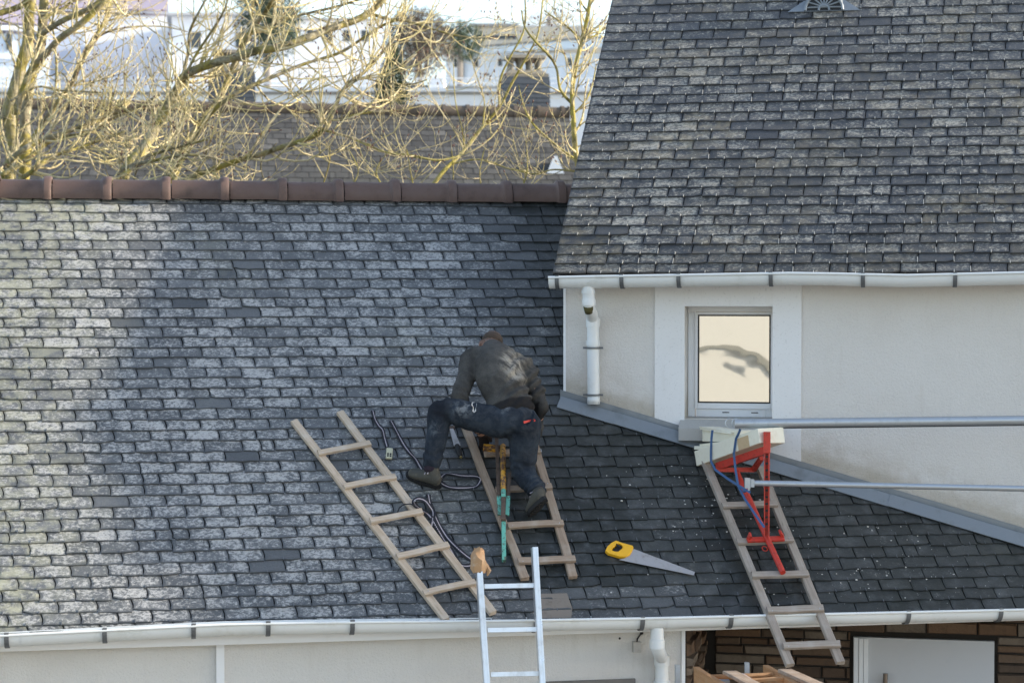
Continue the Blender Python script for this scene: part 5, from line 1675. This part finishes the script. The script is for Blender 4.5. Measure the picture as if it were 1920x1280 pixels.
T.limb([(-60, 48), (0, 28), (40, 13), (70, -12)], zt1, 13, 10, .1, 10)
T.limb([(75, 40), (100, 25), (125, 12), (150, -10)], zt1 + .3, 8, 6, .2, 8)
T.limb([(44, 292), (74, 244), (110, 186), (131, 156), (150, 115), (175, 74), (195, 40), (209, -10)], zt1 + .8, 12, 6, .2, 30)
T.limb([(176, 74), (196, 62), (222, 54), (262, 50), (312, 51), (352, 60)], zt1 + .8, 5, 2, .2, 14, .7)
T.limb([(128, 160), (122, 142), (110, 136), (96, 142), (84, 140)], zt1 + .8, 4, 2, .1, 5, .6)
T.limb([(104, 180), (106, 120), (100, 60), (92, 30)], zt1 + 1.0, 5, 3, .1, 12)
T.limb([(8, 312), (46, 280), (80, 264), (160, 236), (212, 213), (262, 200), (310, 190)], zt1 - .7, 12, 5, .3, 40)
T.limb([(2, 330), (50, 300), (100, 262), (160, 250), (220, 218), (300, 178)], zt1 - .4, 10, 5, .3, 40)
T.limb([(30, 340), (65, 318), (90, 298), (125, 284), (170, 270), (235, 246)], zt1 - 1, 10, 5, .3, 36, .8)
T.limb([(20, 190), (70, 164), (110, 170), (150, 172), (190, 174)], zt1 - .6, 5, 2.5, .2, 12)
for x0 in (-20, 28): T.limb([(x0, 340), (x0 + 4, 220), (x0 + 12, 120), (x0 + 26, 20)], zt1 + random.uniform(-1, 1), 3, 1.6, .2, 6)
T.done()
zt2 = 21.5
T = Tree('spreading leafless tree whose long mossy limbs rise to the right', at(240, 350, zt2), M_bark)
stem_base(T, (224, 350), zt2, 24); stem_base(T, (318, 350), zt2 + .3, 18)
T.limb([(224, 352), (250, 300), (285, 252), (312, 200), (340, 152), (352, 140), (430, 111), (500, 92), (560, 76), (622, 56), (690, 24), (722, -6)], zt2, 21, 12, .4, 60)
T.limb([(318, 352), (342, 288), (372, 244), (402, 200), (420, 164), (440, 118), (470, 58), (502, 18), (520, -20)], zt2 + .6, 15, 8, .3, 40)
T.limb([(344, 140), (352, 104), (356, 60), (372, 25), (392, -10)], zt2 + .2, 7, 4, .2, 16)
T.limb([(350, 138), (372, 96), (402, 52), (420, 22), (430, -10)], zt2 - .3, 6, 3, .2, 16)
T.limb([(298, 352), (350, 288), (395, 214), (440, 176), (500, 150), (560, 124), (640, 98), (702, 58), (740, 40)], zt2 - .5, 10, 5, .4, 50)
T.limb([(330, 346), (372, 326), (450, 300), (530, 276), (602, 246), (624, 212), (650, 162), (690, 128), (742, 70)], zt2 - .8, 12, 6, .3, 60)
T.limb([(620, 226), (690, 212), (760, 205), (800, 196)], zt2 - .8, 5, 2, .2, 12, .8)
T.limb([(612, 246), (670, 262), (720, 284), (780, 295), (830, 300)], zt2 - .9, 5, 2.5, .2, 12, .8)
T.limb([(690, 24), (730, 36), (762, 40), (800, 52), (852, 66), (905, 70), (940, 50)], zt2, 7, 2, .2, 40, .8)
T.limb([(680, 145), (720, 155), (770, 158), (800, 150)], zt2 - .8, 4, 2, .2, 14, .7)
T.limb([(690, 28), (712, 4), (740, -20)], zt2, 6, 4, .1, 12)
T.limb([(470, 60), (560, 30), (640, 10), (700, -10)], zt2 + .4, 6, 4, .3, 30)
T.limb([(210, 350), (232, 318), (290, 300), (345, 290), (400, 296), (460, 318)], zt2 - 1.2, 9, 3, .3, 36, .8)
T.limb([(160, 345), (230, 330), (262, 300), (320, 280), (390, 262)], zt2 - 1.4, 8, 4, .3, 30, .8)
for k in range(5):
    x0 = 240 + k * 90 + random.uniform(-14, 14); T.limb([(x0, 346), (x0 + random.uniform(-14, 22), 306), (x0 + random.uniform(-10, 34), 268)], zt2 - random.uniform(.3, 1.6), 3.4, 1.6, .2, 10, .6)
T.done()
zt3 = 20.5
T = Tree('slim leafless tree leaning right in front of the slate clad chimney', at(812, 350, zt3), M_bark2)
stem_base(T, (806, 352), zt3, 9)
T.limb([(806, 352), (830, 322), (860, 294), (890, 256), (936, 200), (962, 152), (985, 110), (1010, 60), (1020, -20)], zt3, 8, 3, .15, 16, .7, .1)
T.limb([(936, 200), (938, 150), (958, 104), (983, 52), (984, -20)], zt3 - .1, 5, 3, .1, 8, .6, .1)
T.limb([(870, 273), (866, 240), (854, 190), (850, 120)], zt3 + .2, 3, 1.6, .1, 10, .5, .0)
T.limb([(905, 240), (908, 190), (896, 150), (880, 100)], zt3 + .3, 3, 1.6, .1, 10, .5, .0)
T.limb([(860, 294), (820, 300), (770, 290), (720, 284), (660, 260)], zt3, 5, 2, .2, 14, .7, .3)
T.limb([(846, 308), (900, 300), (960, 318), (1010, 322)], zt3 - .2, 4, 2, .2, 12, .6, .1)
for k in range(6):
    x0 = 650 + k * 64 + random.uniform(-12, 12); T.limb([(x0, 346), (x0 + random.uniform(-16, 12), 318), (x0 + random.uniform(-20, 22), 280)], zt3 - random.uniform(.2, 1.2), 3, 1.5, .1, 9, .5, .1)
T.done()
zt4 = 20.0
T = Tree('small leafless tree with a straight yellow green trunk beside the tall roof', at(1086, 350, zt4), M_bark2)
stem_base(T, (1090, 350), zt4, 12)
T.limb([(1090, 352), (1083, 296), (1077, 240), (1074, 182), (1080, 120), (1090, 72), (1104, 22), (1112, -30)], zt4, 11, 6.5, .05, 34, .6, .2)
T.limb([(1074, 196), (1052, 170), (1044, 130), (1030, 104), (1008, 82), (985, 52), (978, 20)], zt4 - .1, 6, 3, .1, 12, .6, .2)
T.limb([(1088, 76), (1066, 52), (1040, 34), (1020, 20)], zt4 + .1, 4.5, 2, .1, 16, .6, .2)
T.limb([(1092, 72), (1112, 68), (1124, 62), (1140, 40)], zt4 + .1, 4, 2, .1, 12, .5, .2)
T.limb([(1080, 300), (1042, 272), (1002, 236), (985, 205), (972, 160)], zt4 + .2, 5, 2, .1, 9, .6, .2)
T.limb([(1084, 322), (1040, 318), (1000, 326), (960, 316)], zt4 + .1, 4, 2, .1, 18, .5, .2)
T.limb([(1075, 214), (1096, 192), (1110, 160), (1118, 120)], zt4 + .1, 4, 2, .1, 14, .5, .2)
T.limb([(1076, 210), (1100, 200), (1120, 195)], zt4 + .1, 3, 1.5, .1, 8, .5, .2)
T.limb([(1104, 22), (1092, 8), (1080, -20)], zt4, 4, 2, .1, 8, .5, .2)
T.done()

# ----- evergreens and far crowns
M_leafd = [mat('needle_dark', (.022, .042, .026), .8), mat('needle_mid', (.045, .075, .04), .8), mat('needle_pale', (.075, .10, .06), .8)]
def evergreen(label, x, ytop, ybase, z, wpx, conif, n, mats, name='evergreen_tree', size=1.0, grp=None):
    top = at(x, ytop, z); base = at(x, ybase, z)
    t_ = thing(name, V((top.x, top.y, 0)), label, 'tree', grp)
    H = top.z - base.z; R = wpx / 2 * z / FPX
    m = MB(); m.tube([V((top.x, top.y, -.1)), V((top.x, top.y, base.z)), top - Z * H * .08], [R * .16, R * .12, .02], 7)
    m.build('trunk', M_shutter, t_)
    m = MB()
    cl = []
    for k in range(n // 14):
        if conif:
            f = random.random() ** .8; a = random.uniform(0, 2 * pi); r = R * (1 - f) ** .8 * random.uniform(.35, 1.08)
            cl.append((V((top.x + cos(a) * r, top.y + sin(a) * r, base.z + H * f)), R * (.20 + .16 * (1 - f))))
        else:
            a = random.uniform(0, 2 * pi); ph = math.acos(random.uniform(-1, 1)); rr = random.random() ** .4
            cl.append((V((top.x + cos(a) * sin(ph) * R * rr, top.y + sin(a) * sin(ph) * R * rr, (top.z + base.z) / 2 + cos(ph) * H / 2 * rr * .95)), R * random.uniform(.12, .24)))
    for (c, r) in cl:
        tone = random.choice((0, 0, 1, 1, 2))
        for k in range(14):
            p = c + V((random.gauss(0, .5), random.gauss(0, .5), random.gauss(0, .38))) * r
            l = r * random.uniform(.3, .62) * size
            d = V((p.x - top.x, p.y - top.y, random.gauss(0, .3) * R + .1)).normalized() if conif else V((random.gauss(0, 1), random.gauss(0, 1), random.gauss(.2, 1))).normalized()
            s_ = d.cross(V((random.gauss(0, 1), random.gauss(0, 1), random.gauss(0, 1)))).normalized() * l * .26
            m.add([p - s_ * .6, p + d * l * .5 - s_, p + d * l, p + d * l * .5 + s_], [(0, 1, 2, 3)], min(2, max(0, tone + random.choice((-1, 0, 0, 1)))))
    m.build('crown', mats, t_)
evergreen('small dark conifer standing above the brown ridge tiles', 735, 88, 250, 48, 84, True, 7000, M_leafd)
evergreen('dark round evergreen crown against the sky left of the beige block', 862, 34, 120, 92, 92, False, 6000, M_leafd, grp=None)
evergreen('tall bluish evergreen behind the white buildings at the top', 500, -60, 130, 66, 130, False, 9000, M_leafd)
evergreen('tiny evergreen peeping over the flat beige roof', 940, 30, 60, 150, 24, False, 900, M_leafd)
M_brownleaf = [mat('hedge_brown', (.085, .062, .048), .9), mat('hedge_brown_pale', (.14, .11, .085), .9), mat('hedge_olive', (.07, .068, .045), .9)]
evergreen('broad brown winter tree right of the small dark conifer', 785, 10, 150, 74, 130, False, 12000, M_brownleaf, name='winter_tree', size=.8)
M_paleleaf = [mat('far_twig_a', (.36, .30, .30), .9), mat('far_twig_b', (.46, .40, .40), .9), mat('far_twig_c', (.30, .25, .25), .9)]  # distance haze painted into the pale twig colours
evergreen('pale hazy bare crown on the skyline right of the small chimney', 1030, 16, 66, 190, 120, False, 2600, M_paleleaf, name='winter_tree', size=.55)
evergreen('second pale hazy crown at the skyline beside the yellow green trunk', 1105, 20, 66, 200, 80, False, 2000, M_paleleaf, name='winter_tree', size=.55)
